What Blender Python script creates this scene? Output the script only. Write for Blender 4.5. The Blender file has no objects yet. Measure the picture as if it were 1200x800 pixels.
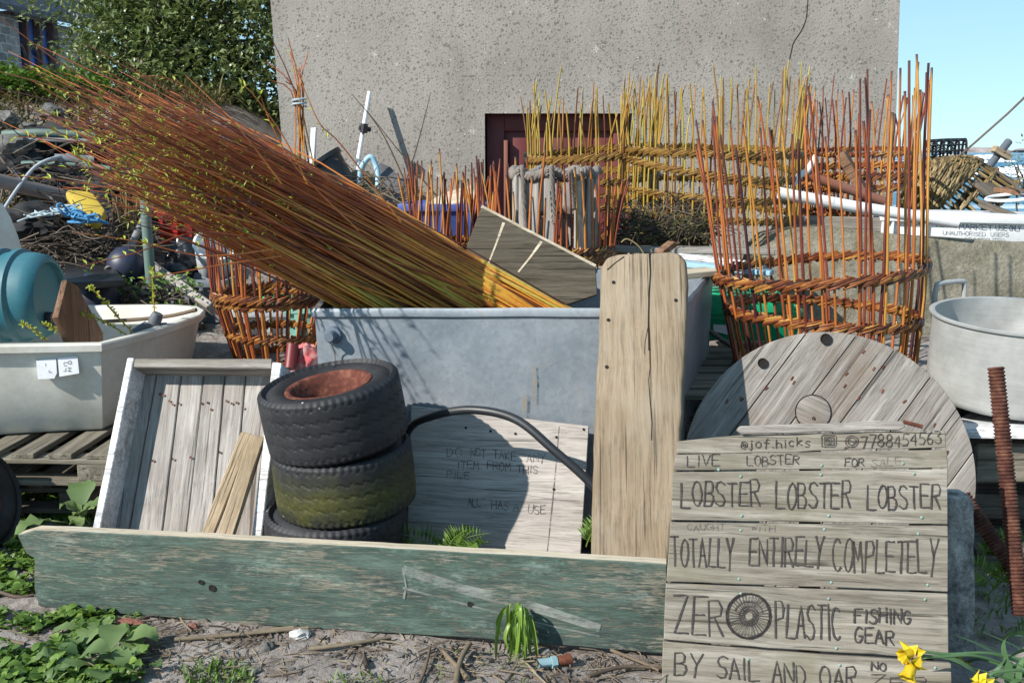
import bpy, bmesh, math, random
from mathutils import Vector, Matrix, noise
R = math.radians
rnd = random.Random(7)
scene = bpy.context.scene
COL = scene.collection
PITCH = math.atan(224 / 1200)
CAM = Vector((0, 0, 1.55))
CP, SP = math.cos(PITCH), math.sin(PITCH)

def ray(px, py):
    a = (px - 600) / 1200; b = (400 - py) / 1200
    return Vector((a, CP + b * SP, -SP + b * CP))

def P(px, py, Y):
    """world point at distance Y in front of the viewpoint"""
    d = ray(px, py)
    return CAM + d * (Y / d.y)

def ss(a, b, x):
    t = max(0.0, min(1.0, (x - a) / (b - a)))
    return t * t * (3 - 2 * t)

def ground_h(x, y):
    y0 = 3.75 + .8 * ss(1.0, 1.6, -x)
    r = .5 * ss(y0, 5.35, y) + .15 * ss(5.3, 8, y)
    r += ss(.9, 2.6, -x) * ss(6.5, 8.7, y) * 1.35
    f = ss(9, 24, y) * ss(-3, 1, x)
    return r * (1 - f) - 3.2 * f

def G(px, py):
    """ray down to the flat foreground"""
    d = ray(px, py)
    return CAM + d * (-CAM.z / d.z)

def on_ground(px, Y):
    d = ray(px, 400); x = d.x / d.y * Y
    return Vector((x, Y, ground_h(x, Y)))

# ------------------------------------------------------------------ objects
WM = {}
def setp(o, label=None, cat=None, group=None, kind=None):
    if label: o['label'] = label
    if cat: o['category'] = cat
    if group: o['group'] = group
    if kind: o['kind'] = kind
    return o

def place(o, mw, parent):
    WM[o.name] = mw
    if parent is not None:
        o.parent = parent
        o.matrix_parent_inverse = Matrix.Identity(4)
        o.matrix_local = WM[parent.name].inverted() @ mw
    else:
        o.matrix_world = mw

def thing(name, label, cat, loc=(0, 0, 0), group=None, frame=None):
    o = bpy.data.objects.new(name, None); COL.objects.link(o)
    o.empty_display_size = .1
    place(o, frame if frame is not None else Matrix.Translation(Vector(loc)), None)
    return setp(o, label, cat, group)

class MB:
    def __init__(s, frame=None):
        s.v = []; s.f = []; s.r = []; s.t = []; s.m = []; s.frame = frame; s.mi = 0
    def av(s, p, r=.5, t=0.0):
        s.v.append(tuple(p)); s.r.append(r); s.t.append(t); return len(s.v) - 1
    def af(s, *idx):
        s.f.append(tuple(idx)); s.m.append(s.mi)
    def tube(s, pts, rad, n=6, r=.5, ts=None, cap=True, closed=False):
        pts = [Vector(p) for p in pts]; k = len(pts)
        if k < 2: return
        if not hasattr(rad, '__len__'): rad = [rad] * k
        if ts is None: ts = [i / (k - 1) for i in range(k)]
        d0 = (pts[1] - pts[0]).normalized()
        up = Vector((0, 0, 1)) if abs(d0.z) < .9 else Vector((1, 0, 0))
        a = d0.cross(up).normalized()
        rings = []
        for i, p in enumerate(pts):
            if closed: d = pts[(i + 1) % k] - pts[i - 1]
            else: d = pts[min(i + 1, k - 1)] - pts[max(i - 1, 0)]
            if d.length < 1e-9: d = d0
            d = d.normalized()
            a = (a - d * a.dot(d))
            a = a.normalized() if a.length > 1e-6 else d.orthogonal().normalized()
            b = d.cross(a)
            rr = r[i] if hasattr(r, '__len__') else r
            rings.append([s.av(p + (a * math.cos(2 * math.pi * j / n) + b * math.sin(2 * math.pi * j / n)) * rad[i], rr, ts[i]) for j in range(n)])
        for i in range(k if closed else k - 1):
            A, B = rings[i], rings[(i + 1) % k]
            for j in range(n): s.af(A[j], A[(j + 1) % n], B[(j + 1) % n], B[j])
        if cap and not closed:
            s.af(*reversed(rings[0])); s.af(*rings[-1])
    def box(s, lo, hi, M=None, r=.5):
        M = M or Matrix.Identity(4)
        i = [s.av(M @ Vector((x, y, z)), r) for z in (lo[2], hi[2]) for y in (lo[1], hi[1]) for x in (lo[0], hi[0])]
        for q in ((0, 2, 3, 1), (4, 5, 7, 6), (0, 1, 5, 4), (2, 6, 7, 3), (0, 4, 6, 2), (1, 3, 7, 5)): s.af(*[i[k] for k in q])
    def hexa(s, c, r=.5):
        """8 corners: bottom ring 0-3 (ccw seen from above), top ring 4-7"""
        i = [s.av(p, r) for p in c]
        for q in ((3, 2, 1, 0), (4, 5, 6, 7), (0, 1, 5, 4), (1, 2, 6, 5), (2, 3, 7, 6), (3, 0, 4, 7)): s.af(*[i[k] for k in q])
    def prism(s, uv, y0, y1, r=.5, front=0, side=0):
        """outline in local XZ (ccw seen from -Y), extruded y0 (front) .. y1 (back)"""
        n = len(uv)
        area = sum(uv[i][0] * uv[(i + 1) % n][1] - uv[(i + 1) % n][0] * uv[i][1] for i in range(n))
        if area < 0: uv = uv[::-1]
        A = [s.av((u, y0, v), r) for u, v in uv]; B = [s.av((u, y1, v), r) for u, v in uv]
        s.mi = front; s.af(*A); s.mi = side
        s.af(*reversed(B))
        for i in range(n):
            j = (i + 1) % n; s.af(A[j], A[i], B[i], B[j])
        s.mi = 0
    def lathe(s, prof, n=32, M=None, r=.5, closed=False, ts=None):
        M = M or Matrix.Identity(4)
        rings = []
        for k, (rad, z) in enumerate(prof):
            if rad < 1e-6: rings.append([s.av(M @ Vector((0, 0, z)), r)])
            else: rings.append([s.av(M @ Vector((rad * math.cos(2 * math.pi * j / n), rad * math.sin(2 * math.pi * j / n), z)), r) for j in range(n)])
        K = len(rings)
        for k in range(K if closed else K - 1):
            A, B = rings[k], rings[(k + 1) % K]
            for j in range(n):
                j2 = (j + 1) % n
                if len(A) == 1 and len(B) == 1: break
                if len(A) == 1: s.af(A[0], B[j2], B[j])
                elif len(B) == 1: s.af(A[j], A[j2], B[0])
                else: s.af(A[j], A[j2], B[j2], B[j])
    def ico(s, c, rad, sub=3, amp=0.0, freq=4.0, r=.5, sc=(1, 1, 1), M=None):
        bm = bmesh.new(); bmesh.ops.create_icosphere(bm, subdivisions=sub, radius=1)
        o = len(s.v); c = Vector(c); off = Vector((rnd.random() * 9, rnd.random() * 9, 0))
        for v in bm.verts:
            d = v.co.normalized(); k = 1 + amp * noise.noise(d * freq + off) + amp * .5 * noise.noise(d * freq * 2.3 + off)
            p = Vector((d.x * sc[0], d.y * sc[1], d.z * sc[2])) * rad * k
            if M: p = M @ p
            s.av(c + p, r)
        for f in bm.faces: s.af(*[o + v.index for v in f.verts])
        bm.free()
    def leaf(s, base, d, up, L, W, r=.5, curl=.15, fold=.2):
        d = d.normalized(); side = d.cross(up)
        side = side.normalized() if side.length > 1e-5 else d.orthogonal().normalized()
        nn = side.cross(d)
        a = s.av(base, r, 0)
        m1 = s.av(base + d * L * .5 - nn * L * .02, r, .5)
        l1 = s.av(base + d * L * .42 + side * W * .5 + nn * fold * W, r, .5); r1 = s.av(base + d * L * .42 - side * W * .5 + nn * fold * W, r, .5)
        tip = s.av(base + d * L * (1 - curl * .3) - nn * L * curl, r, 1)
        s.af(a, m1, l1); s.af(m1, tip, l1); s.af(a, r1, m1); s.af(m1, r1, tip)
    def blade(s, base, d, L, W, r=.5, droop=.5, seg=5):
        d = d.normalized(); side = d.cross(Vector((0, 0, 1)))
        side = side.normalized() if side.length > 1e-4 else Vector((rnd.random() - .5, rnd.random() - .5, 0)).normalized()
        prev = None
        for i in range(seg + 1):
            t = i / seg
            p = base + d * L * t + Vector((0, 0, -droop * L * t * t)) + Vector((d.x, d.y, 0)) * droop * .4 * L * t * t
            w = W * .5 * (1 - t ** 2.2) * (.75 + .6 * min(1, t * 3)) + W * .02
            c = (s.av(p - side * w, r, t), s.av(p + side * w, r, t))
            if prev: s.af(prev[0], prev[1], c[1], c[0])
            prev = c
    def build(s, name, mats, parent=None, smooth=30, bevel=0, bseg=2, merge=False):
        mw = s.frame if s.frame is not None else (WM[parent.name] if parent is not None else None)
        vs = s.v
        if s.frame is None:
            # verts are in world space: bring them near an origin of their own
            if mw is None:
                n = max(1, len(vs)); xs = [p[0] for p in vs]; ys = [p[1] for p in vs]; zs = [p[2] for p in vs]
                mw = Matrix.Translation(((min(xs) + max(xs)) / 2, (min(ys) + max(ys)) / 2, min(zs)))
            inv = mw.inverted(); vs = [tuple(inv @ Vector(p)) for p in vs]
        me = bpy.data.meshes.new(name); me.from_pydata(vs, [], s.f)
        if not isinstance(mats, (list, tuple)): mats = [mats]
        for m in mats: me.materials.append(m)
        if any(s.m): me.polygons.foreach_set('material_index', s.m)
        for nm, d in (('rnd', s.r), ('t', s.t)):
            at = me.attributes.new(nm, 'FLOAT', 'POINT'); at.data.foreach_set('value', d)
        if bevel or merge:
            bm = bmesh.new(); bm.from_mesh(me)
            if merge: bmesh.ops.remove_doubles(bm, verts=bm.verts, dist=1e-5)
            if bevel:
                bm.normal_update()
                e = [e for e in bm.edges if len(e.link_faces) == 2 and e.calc_face_angle(0) > .6]
                bmesh.ops.bevel(bm, geom=e, offset=bevel, segments=bseg, profile=.5, affect='EDGES', clamp_overlap=True)
            bm.to_mesh(me); bm.free()
        me.update()
        if smooth:
            me.polygons.foreach_set('use_smooth', [True] * len(me.polygons))
            if smooth < 180: me.set_sharp_from_angle(angle=R(smooth))
        o = bpy.data.objects.new(name, me); COL.objects.link(o)
        place(o, mw, parent)
        return o

class Plane:
    """a plane in the place; local X along the board, Z up the board, -Y faces the viewer"""
    def __init__(s, o, x, up):
        x = Vector(x).normalized(); up = Vector(up); up = (up - x * up.dot(x)).normalized()
        y = up.cross(x).normalized()
        if y.dot(Vector(o) - CAM) < 0: x, y = -x, -y
        s.o, s.x, s.y, s.z = Vector(o), x, y, up
        s.M = Matrix(((x.x, y.x, up.x, o[0]), (x.y, y.y, up.y, o[1]), (x.z, y.z, up.z, o[2]), (0, 0, 0, 1)))
    def uv(s, px, py, depth=0.0):
        d = ray(px, py); n = s.y; o = s.o + n * depth
        p = CAM + d * ((o - CAM).dot(n) / d.dot(n)) - s.o
        return (p.dot(s.x), p.dot(s.z))
    def outline(s, pts, depth=0.0, sub=0, amp=0.0):
        q = [s.uv(a, b, depth) for a, b in pts]
        if not sub: return q
        out = []
        for i in range(len(q)):
            a = Vector(q[i]); b = Vector(q[(i + 1) % len(q)]); n = max(1, int((b - a).length / sub))
            for k in range(n):
                p = a.lerp(b, k / n)
                if k: p += Vector((noise.noise(Vector((p.x * 9, p.y * 9, 1))) , noise.noise(Vector((p.x * 9, p.y * 9, 7))))) * amp + Vector((rnd.uniform(-1, 1), rnd.uniform(-1, 1))) * amp * .3
                out.append((p.x, p.y))
        return out

def three(pa, pb, pc):
    """plane through three world points: a->b is its X, c gives up"""
    return Plane(pa, pb - pa, pc - pa)

def beam_frame(p1, p2, up=Vector((0, 0, 1))):
    x = (p2 - p1).normalized(); z = up - x * up.dot(x)
    z = z.normalized() if z.length > 1e-4 else x.orthogonal().normalized()
    y = z.cross(x)
    return Matrix(((x.x, y.x, z.x, p1.x), (x.y, y.y, z.y, p1.y), (x.z, y.z, z.z, p1.z), (0, 0, 0, 1)))

def beam(name, p1, p2, w, h, mat, label=None, cat=None, parent=None, group=None, up=Vector((0, 0, 1)), bevel=.004):
    p1, p2 = Vector(p1), Vector(p2)
    b = MB(beam_frame(p1, p2, up)); L = (p2 - p1).length; n = max(2, int(L / .12)); prev = None
    for i in range(n + 1):
        x = L * i / n; j = .004
        c = [b.av((x, sy * w / 2 + rnd.uniform(-j, j) * .5, sz * h / 2 + rnd.uniform(-j, j) * .5)) for sy, sz in ((-1, -1), (1, -1), (1, 1), (-1, 1))]
        if prev:
            for k in range(4): b.af(prev[k], prev[(k + 1) % 4], c[(k + 1) % 4], c[k])
        else: b.af(*reversed(c))
        prev = c
    b.af(*prev)
    o = b.build(name, mat, parent, smooth=30, bevel=bevel, bseg=1)
    return setp(o, label, cat, group)

def catmull(pts, n=8):
    pts = [Vector(p) for p in pts]; out = []
    for i in range(len(pts) - 1):
        p0 = pts[max(i - 1, 0)]; p1 = pts[i]; p2 = pts[i + 1]; p3 = pts[min(i + 2, len(pts) - 1)]
        for k in range(n):
            t = k / n
            out.append(.5 * ((2 * p1) + (p2 - p0) * t + (2 * p0 - 5 * p1 + 4 * p2 - p3) * t * t + (3 * p1 - p0 - 3 * p2 + p3) * t ** 3))
    out.append(pts[-1]); return out

def pipe(name, pts, rad, mat, label, cat, group=None, n=12, curve=True, hollow=False, parent=None):
    b = MB(); pp = catmull(pts, 8) if curve and len(pts) > 2 else [Vector(p) for p in pts]
    if hollow:
        # outer skin, rim and a bore that runs a way inside
        d0 = (pp[0] - pp[-1]).normalized()
        inner = [pp[0].lerp(pp[-1], k) for k in (0, .15, .3)]
        b.tube(pp, rad, n, cap=False); b.tube(inner[::-1], rad * .86, n, cap=False)
        o = len(b.v); a = list(range(0, n)); c = list(range(o - n, o))
        M = b
        for j in range(n):
            q = min(range(n), key=lambda k: (Vector(b.v[a[j]]) - Vector(b.v[c[k]])).length)
            q2 = min(range(n), key=lambda k: (Vector(b.v[a[(j + 1) % n]]) - Vector(b.v[c[k]])).length)
            if q != q2: b.af(a[(j + 1) % n], a[j], c[q], c[q2])
        e = [len(pp) * n - n + j for j in range(n)]; b.af(*e)
        b.af(*range(len(pp) * n, len(pp) * n + n))
    else: b.tube(pp, rad, n)
    return setp(b.build(name, mat, parent, smooth=50), label, cat, group)
# ------------------------------------------------------------------ materials
class NT:
    def __init__(s, name):
        s.m = bpy.data.materials.new(name); s.m.use_nodes = True
        s.t = s.m.node_tree; s.b = s.t.nodes['Principled BSDF']; s.out = s.t.nodes['Material Output']
    def n(s, ty, **k):
        x = s.t.nodes.new(ty)
        for a, v in k.items():
            if a.startswith('i_'): x.inputs[a[2:].replace('_', ' ')].default_value = v
            else: setattr(x, a, v)
        return x
    def l(s, a, b): s.t.links.new(a, b)
    def val(s, sock, v):
        if hasattr(v, 'is_output') or hasattr(v, 'links'): s.l(v, sock)
        else: sock.default_value = v
    def coords(s, scale=(1, 1, 1), rand=True, kind='Object'):
        tc = s.n('ShaderNodeTexCoord'); mp = s.n('ShaderNodeMapping'); mp.inputs['Scale'].default_value = scale
        s.l(tc.outputs[kind], mp.inputs['Vector'])
        if rand:
            oi = s.n('ShaderNodeObjectInfo'); mm = s.n('ShaderNodeVectorMath', operation='SCALE'); mm.inputs[0].default_value = (37, 19, 53)
            s.l(oi.outputs['Random'], mm.inputs['Scale']); s.l(mm.outputs[0], mp.inputs['Location'])
        return mp.outputs[0]
    def noise(s, vec, scale, detail=6, rough=.6, dist=0):
        x = s.n('ShaderNodeTexNoise'); x.inputs['Scale'].default_value = scale; x.inputs['Detail'].default_value = detail
        x.inputs['Roughness'].default_value = rough; x.inputs['Distortion'].default_value = dist
        if vec is not None: s.l(vec, x.inputs['Vector'])
        return x.outputs['Fac']
    def voro(s, vec, scale, out='Distance', rand=1.0, feature='F1'):
        x = s.n('ShaderNodeTexVoronoi', feature=feature); x.inputs['Scale'].default_value = scale; x.inputs['Randomness'].default_value = rand
        s.l(vec, x.inputs['Vector']); return x.outputs[out]
    def ramp(s, fac, stops, interp='LINEAR'):
        x = s.n('ShaderNodeValToRGB'); x.color_ramp.interpolation = interp; e = x.color_ramp.elements
        while len(e) < len(stops): e.new(.5)
        for k, (p, c) in enumerate(stops):
            e[k].position = p
            if not hasattr(c, '__len__'): c = (c, c, c)
            e[k].color = (*c[:3], 1)
        s.l(fac, x.inputs['Fac']); return x.outputs['Color']
    def mix(s, fac, a, b, mode='MIX'):
        x = s.n('ShaderNodeMix', data_type='RGBA', blend_type=mode)
        s.val(x.inputs[0], fac)
        for sk, v in ((x.inputs[6], a), (x.inputs[7], b)):
            if hasattr(v, '__len__') and not hasattr(v, 'links'): sk.default_value = (*v[:3], 1)
            else: s.l(v, sk)
        return x.outputs[2]
    def math(s, op, a, b=0.0, c=None):
        x = s.n('ShaderNodeMath', operation=op); s.val(x.inputs[0], a); s.val(x.inputs[1], b)
        return x.outputs[0]
    def attr(s, name):
        return s.n('ShaderNodeAttribute', attribute_name=name).outputs['Fac']
    def bump(s, h, strength=.3, dist=.01):
        x = s.n('ShaderNodeBump'); x.inputs['Strength'].default_value = strength; x.inputs['Distance'].default_value = dist
        s.l(h, x.inputs['Height']); s.l(x.outputs[0], s.b.inputs['Normal'])
    def fin(s, color, rough=.8, metal=0.0, spec=.5):
        sk = s.b.inputs['Base Color']
        if hasattr(color, '__len__') and not hasattr(color, 'links'): sk.default_value = (*color[:3], 1)
        else: s.l(color, sk)
        s.val(s.b.inputs['Roughness'], rough); s.val(s.b.inputs['Metallic'], metal); s.b.inputs['Specular IOR Level'].default_value = spec
        return s.m

def m_wood(name, dark, mid, light, axis='X', stain=(.12, .10, .07), stain_amt=.5, rough=.85, rings=True, bump=.5, fine=1.0):
    t = NT(name)
    sc = {'X': (1.5, 34, 34), 'Z': (34, 34, 1.5), 'Y': (34, 1.5, 34)}[axis]
    v = t.coords(sc); v0 = t.coords((1, 1, 1))
    # warp the grain a little so that it flows round knots
    kn = t.n('ShaderNodeVectorMath', operation='SCALE'); nz = t.n('ShaderNodeTexNoise'); nz.inputs['Scale'].default_value = 2.2; nz.inputs['Detail'].default_value = 2
    t.l(v0, nz.inputs['Vector']); t.l(nz.outputs['Color'], kn.inputs[0]); kn.inputs['Scale'].default_value = 1.6
    ad = t.n('ShaderNodeVectorMath', operation='ADD'); t.l(v, ad.inputs[0]); t.l(kn.outputs[0], ad.inputs[1]); vv = ad.outputs[0]
    a = t.noise(vv, 1.0 * fine, 8, .62); f = t.noise(vv, 4.5 * fine, 6, .7)
    col = t.ramp(a, [(.25, dark), (.5, mid), (.72, light)])
    fine_l = t.ramp(f, [(.36, .42), (.52, 1.0), (.7, 1.12)])
    col = t.mix(.6, col, fine_l, 'MULTIPLY')
    big = t.noise(t.coords({'X': (.7, 3, 3), 'Z': (3, 3, .7), 'Y': (3, .7, 3)}[axis]), 1.6, 4, .6); col = t.mix(.55, col, t.ramp(big, [(.3, .68), (.7, 1.25)]), 'MULTIPLY')
    ck = t.noise(t.coords({'X': (1.4, 75, 75), 'Z': (75, 75, 1.4), 'Y': (75, 1.4, 75)}[axis]), 1.0, 4, .55); ckm = t.ramp(ck, [(.345, 1), (.385, 0)]); col = t.mix(t.math('MULTIPLY', ckm, .8), col, tuple(c * .3 for c in dark))
    wl = t.noise(t.coords({'X': (3, 60, 60), 'Z': (60, 60, 3), 'Y': (60, 3, 60)}[axis]), 1.0, 5, .7); col = t.mix(t.math('MULTIPLY', t.ramp(wl, [(.56, 0), (.7, 1)]), .45), col, tuple(min(.7, c * 1.3) for c in light))
    st = t.noise(v0, 3.1, 5, .65); stm = t.ramp(st, [(.48, 0), (.68, 1)])
    col = t.mix(t.math('MULTIPLY', stm, stain_amt), col, stain)
    ks = {'X': (2.4, 1, 7), 'Z': (7, 1, 2.4), 'Y': (7, 2.4, 1)}[axis]
    k = t.voro(t.coords(ks), 1.0); km = t.ramp(k, [(.03, 1), (.085, 0)])
    col = t.mix(t.math('MULTIPLY', km, .75), col, tuple(c * .35 for c in dark))
    t.bump(t.math('SUBTRACT', t.math('ADD', a, t.math('MULTIPLY', f, .8)), t.math('MULTIPLY', ckm, .8)), bump, .006)
    return t.fin(col, rough, spec=.25)

def m_flaky(name, paint1, paint2, wood_mat, cover=.5, axis='X', rough=.6):
    """weathered paint over bare wood"""
    t = NT(name); v = t.coords({'X': (2, 18, 18), 'Z': (18, 18, 2)}[axis]); v0 = t.coords()
    a = t.noise(v, 1.1, 8, .65); f = t.noise(v, 9, 5, .75); b = t.noise(t.coords((3, 9, 9)), 1.6, 9, .75, .6); c = t.noise(t.coords((1.0, 3, 3)), 1.5, 5, .65)
    bare = t.ramp(a, [(.3, wood_mat[0]), (.7, wood_mat[1])])
    pc = t.mix(t.ramp(b, [(.35, 0), (.65, 1)]), paint1, paint2)
    pc = t.mix(t.ramp(f, [(.3, .7), (.5, 0)]), pc, tuple(x * .55 for x in paint1))
    pc = t.mix(.65, pc, t.ramp(t.noise(v, 3.5, 7, .75), [(.33, .35), (.5, 1.0), (.68, 1.55)]), 'MULTIPLY')
    pc = t.mix(t.math('MULTIPLY', t.ramp(t.noise(t.coords((2.2, 5, 5)), 1.5, 5, .65), [(.52, 0), (.66, 1)]), .6), pc, (.035, .042, .045))
    h = t.math('ADD', t.math('MULTIPLY', f, .42), t.math('ADD', t.math('MULTIPLY', b, .38), t.math('MULTIPLY', c, .3)))
    msk = t.ramp(h, [(cover - .045, 0), (cover + .03, 1)])
    col = t.mix(msk, bare, pc)
    pl = t.noise(t.coords((5, 12, 12)), 1.2, 9, .8); col = t.mix(t.math('MULTIPLY', t.ramp(pl, [(.55, 0), (.72, 1)]), .55), col, tuple(min(.6, x * 2.2 + .1) for x in paint2))
    t.bump(t.math('ADD', f, t.math('MULTIPLY', msk, .3)), .5, .005)
    return t.fin(col, rough, spec=.3)

def m_plastic(name, col, rough=.45, dirt=.35, dirt_col=(.16, .14, .11), spec=.5, scale=3):
    t = NT(name); v = t.coords()
    a = t.noise(v, scale, 8, .65); f = t.noise(v, 40, 4, .7)
    c = t.mix(t.math('MULTIPLY', t.ramp(a, [(.42, 0), (.75, 1)]), dirt), col, dirt_col)
    c = t.mix(.35, c, t.ramp(f, [(.3, .75), (.6, 1.05)]), 'MULTIPLY')
    t.bump(f, .08, .003)
    return t.fin(c, t.math('ADD', rough, t.math('MULTIPLY', a, .2)), spec=spec)

def m_galv():
    t = NT('galvanised_zinc'); v = t.coords()
    a = t.noise(v, 2.3, 8, .65); sp = t.voro(v, 55, 'Color'); st = t.noise(t.coords((9, 9, .8)), 1.0, 7, .7); fine = t.noise(v, 90, 3, .6)
    col = t.ramp(a, [(.28, (.145, .175, .205)), (.5, (.235, .265, .295)), (.75, (.345, .37, .395))])
    g = t.n('ShaderNodeRGBToBW'); t.l(sp, g.inputs[0])
    col = t.mix(.22, col, t.ramp(g.outputs[0], [(.1, .55), (.9, 1.25)]), 'MULTIPLY')
    col = t.mix(t.math('MULTIPLY', t.ramp(st, [(.56, 0), (.75, 1)]), .5), col, (.42, .44, .45))
    rs = t.noise(t.coords((7, 7, 1.1)), 1.3, 8, .75); col = t.mix(t.math('MULTIPLY', t.ramp(rs, [(.60, 0), (.69, 1)]), .6), col, (.34, .25, .14))
    col = t.mix(t.ramp(fine, [(.3, .35), (.42, 0)]), col, (.12, .14, .16))
    t.bump(fine, .12, .003)
    return t.fin(col, .5, .25, .45)

def m_alu():
    t = NT('dull_aluminium'); v = t.coords(); a = t.noise(v, 4, 8, .7); f = t.noise(t.coords((3, 3, 60)), 2, 5, .6)
    col = t.ramp(a, [(.3, (.27, .275, .265)), (.7, (.46, .465, .45))])
    col = t.mix(.4, col, t.ramp(f, [(.3, .8), (.7, 1.1)]), 'MULTIPLY'); t.bump(f, .06, .002)
    return t.fin(col, .5, .15, .5)

def m_rust(name='rust', dark=(.035, .016, .012), mid=(.13, .042, .025), lite=(.30, .12, .055), sc=14):
    t = NT(name); v = t.coords(); a = t.noise(v, sc, 10, .75); b = t.noise(v, sc * .25, 4, .6)
    col = t.ramp(a, [(.3, dark), (.5, mid), (.72, lite)]); col = t.mix(.5, col, t.ramp(b, [(.3, .55), (.7, 1.3)]), 'MULTIPLY')
    t.bump(a, .5, .004); return t.fin(col, .85, 0, .25)

def m_rubber(name, algae=False):
    t = NT(name); v = t.coords(); a = t.noise(v, 6, 8, .7); f = t.noise(v, 60, 4, .7)
    col = t.ramp(a, [(.3, (.008, .009, .011)), (.75, (.028, .029, .033))])
    geo = t.n('ShaderNodeTexCoord'); sx = t.n('ShaderNodeSeparateXYZ'); t.l(geo.outputs['Object'], sx.inputs[0])
    sp = t.voro(v, 16); spm = t.math('MULTIPLY', t.ramp(sp, [(.05, 1), (.075, 0)]), t.ramp(t.noise(v, 5, 2), [(.52, 0), (.58, 1)]))
    col = t.mix(t.math('MULTIPLY', spm, .8), col, (.4, .42, .44))
    if algae:
        z = t.math('ADD', sx.outputs['Z'], t.math('MULTIPLY', t.math('SUBTRACT', t.noise(v, 9, 6, .7), .5), .22))
        z = t.math('ADD', z, .5)
        band = t.math('MULTIPLY', t.ramp(z, [(.38, 0), (.45, 1)]), t.ramp(z, [(.48, 1), (.60, 0)]))
        g = t.ramp(f, [(.3, (.03, .034, .006)), (.7, (.095, .092, .018))])
        col = t.mix(t.math('MULTIPLY', band, t.ramp(a, [(.3, .35), (.6, .95)])), col, g)
    else: 
        du = t.noise(v, 3, 6, .7); col = t.mix(t.math('MULTIPLY', t.ramp(du, [(.5, 0), (.75, 1)]), .35), col, (.06, .06, .058))
    t.bump(f, .15, .003); return t.fin(col, .62, 0, .4)

def m_willow(name, stops, tip=(.03, .015, .015), tip_from=.82, rough=.42):
    t = NT(name); r = t.attr('rnd'); tt = t.attr('t'); v = t.coords((1, 1, .4)); a = t.noise(v, 30, 4, .7); b = t.noise(v, 7, 3, .6)
    col = t.ramp(t.math('ADD', r, t.math('MULTIPLY', t.math('SUBTRACT', b, .5), .35)), stops)
    col = t.mix(.6, col, t.ramp(a, [(.3, .6), (.6, 1.1)]), 'MULTIPLY')
    if tip: col = t.mix(t.ramp(tt, [(tip_from, 0), (min(1, tip_from + .16), 1)]), col, tip)
    t.bump(a, .2, .002); return t.fin(col, rough, 0, .5)

def m_leaf(name, stops, rough=.4, trans=.25, spec=.5):
    t = NT(name); r = t.attr('rnd'); v = t.coords(rand=False); a = t.noise(v, 3, 3, .6)
    col = t.ramp(t.math('ADD', r, t.math('MULTIPLY', t.math('SUBTRACT', a, .5), .4)), stops)
    t.fin(col, rough, 0, spec)
    tr = t.n('ShaderNodeBsdfTranslucent'); t.l(t.mix(.5, col, (.5, .6, .1), 'MULTIPLY'), tr.inputs['Color'])
    mx = t.n('ShaderNodeMixShader'); mx.inputs[0].default_value = trans
    t.l(t.b.outputs[0], mx.inputs[1]); t.l(tr.outputs[0], mx.inputs[2]); t.l(mx.outputs[0], t.out.inputs['Surface'])
    return t.m

def m_render_wall():
    t = NT('old_grey_render'); v = t.coords(rand=False)
    a = t.noise(v, .9, 6, .6); fine = t.noise(v, 55, 5, .7); big = t.noise(v, 2.4, 5, .65)
    col = t.ramp(a, [(.3, (.26, .238, .21)), (.5, (.325, .30, .268)), (.75, (.39, .362, .325))])
    st = t.noise(t.coords((3.2, 3.2, .35), rand=False), 1.0, 6, .65); col = t.mix(t.math('MULTIPLY', t.ramp(st, [(.5, 0), (.72, 1)]), .22), col, (.33, .25, .225))
    col = t.mix(.55, col, t.ramp(fine, [(.3, .72), (.65, 1.12)]), 'MULTIPLY')
    def spots(scale, r0, r1, keep, seed):
        mp = t.n('ShaderNodeMapping'); mp.inputs['Location'].default_value = (seed, seed * 2, seed * 3); t.l(v, mp.inputs['Vector'])
        vo = t.n('ShaderNodeTexVoronoi'); vo.inputs['Scale'].default_value = scale; t.l(mp.outputs[0], vo.inputs['Vector'])
        g = t.n('ShaderNodeSeparateColor'); t.l(vo.outputs['Color'], g.inputs[0])
        wob = t.math('MULTIPLY', t.math('SUBTRACT', t.noise(v, 75, 4, .7), .5), .75)
        size = t.math('ADD', t.math('MULTIPLY', g.outputs[1], r1 - r0), r0)
        d = t.math('SUBTRACT', t.math('ADD', vo.outputs['Distance'], wob), size)
        m = t.ramp(t.math('ADD', t.math('MULTIPLY', d, 8.0), .5), [(.4, 1), (.6, 0)])
        return t.math('MULTIPLY', m, t.math('LESS_THAN', g.outputs[0], keep))
    dens = t.ramp(t.math('ADD', big, t.math('MULTIPLY', t.noise(v, .5, 2), .6)), [(.60, .2), (.80, 1)])
    s1 = spots(30, .10, .30, .85, 3.1); s2 = spots(52, .10, .33, .8, 8.7); s3 = spots(20, .10, .24, .55, 5.9)
    dmp = t.noise(t.coords((1.6, 1.6, .5), rand=False), 1.0, 7, .7); col = t.mix(.5, col, t.ramp(dmp, [(.32, .62), (.5, 1.0), (.7, 1.15)]), 'MULTIPLY')
    dk = t.math('MULTIPLY', t.math('MAXIMUM', t.math('MAXIMUM', s1, s2), s3), dens)
    col = t.mix(t.math('MULTIPLY', dk, .66), col, (.105, .10, .09))
    w = t.math('MULTIPLY', spots(4.2, .05, .13, .34, 12.3), t.ramp(t.noise(v, 26, 5, .8), [(.42, 0), (.5, 1)])); w2 = t.math('MAXIMUM', spots(8, .03, .10, .28, 21.7), spots(19, .04, .13, .22, 31.3))
    col = t.mix(t.math('MULTIPLY', t.math('MAXIMUM', w, w2), .8), col, (.60, .59, .56))
    t.bump(t.math('ADD', fine, t.math('MULTIPLY', dk, .3)), .45, .012)
    return t.fin(col, .95, 0, .15)

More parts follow.
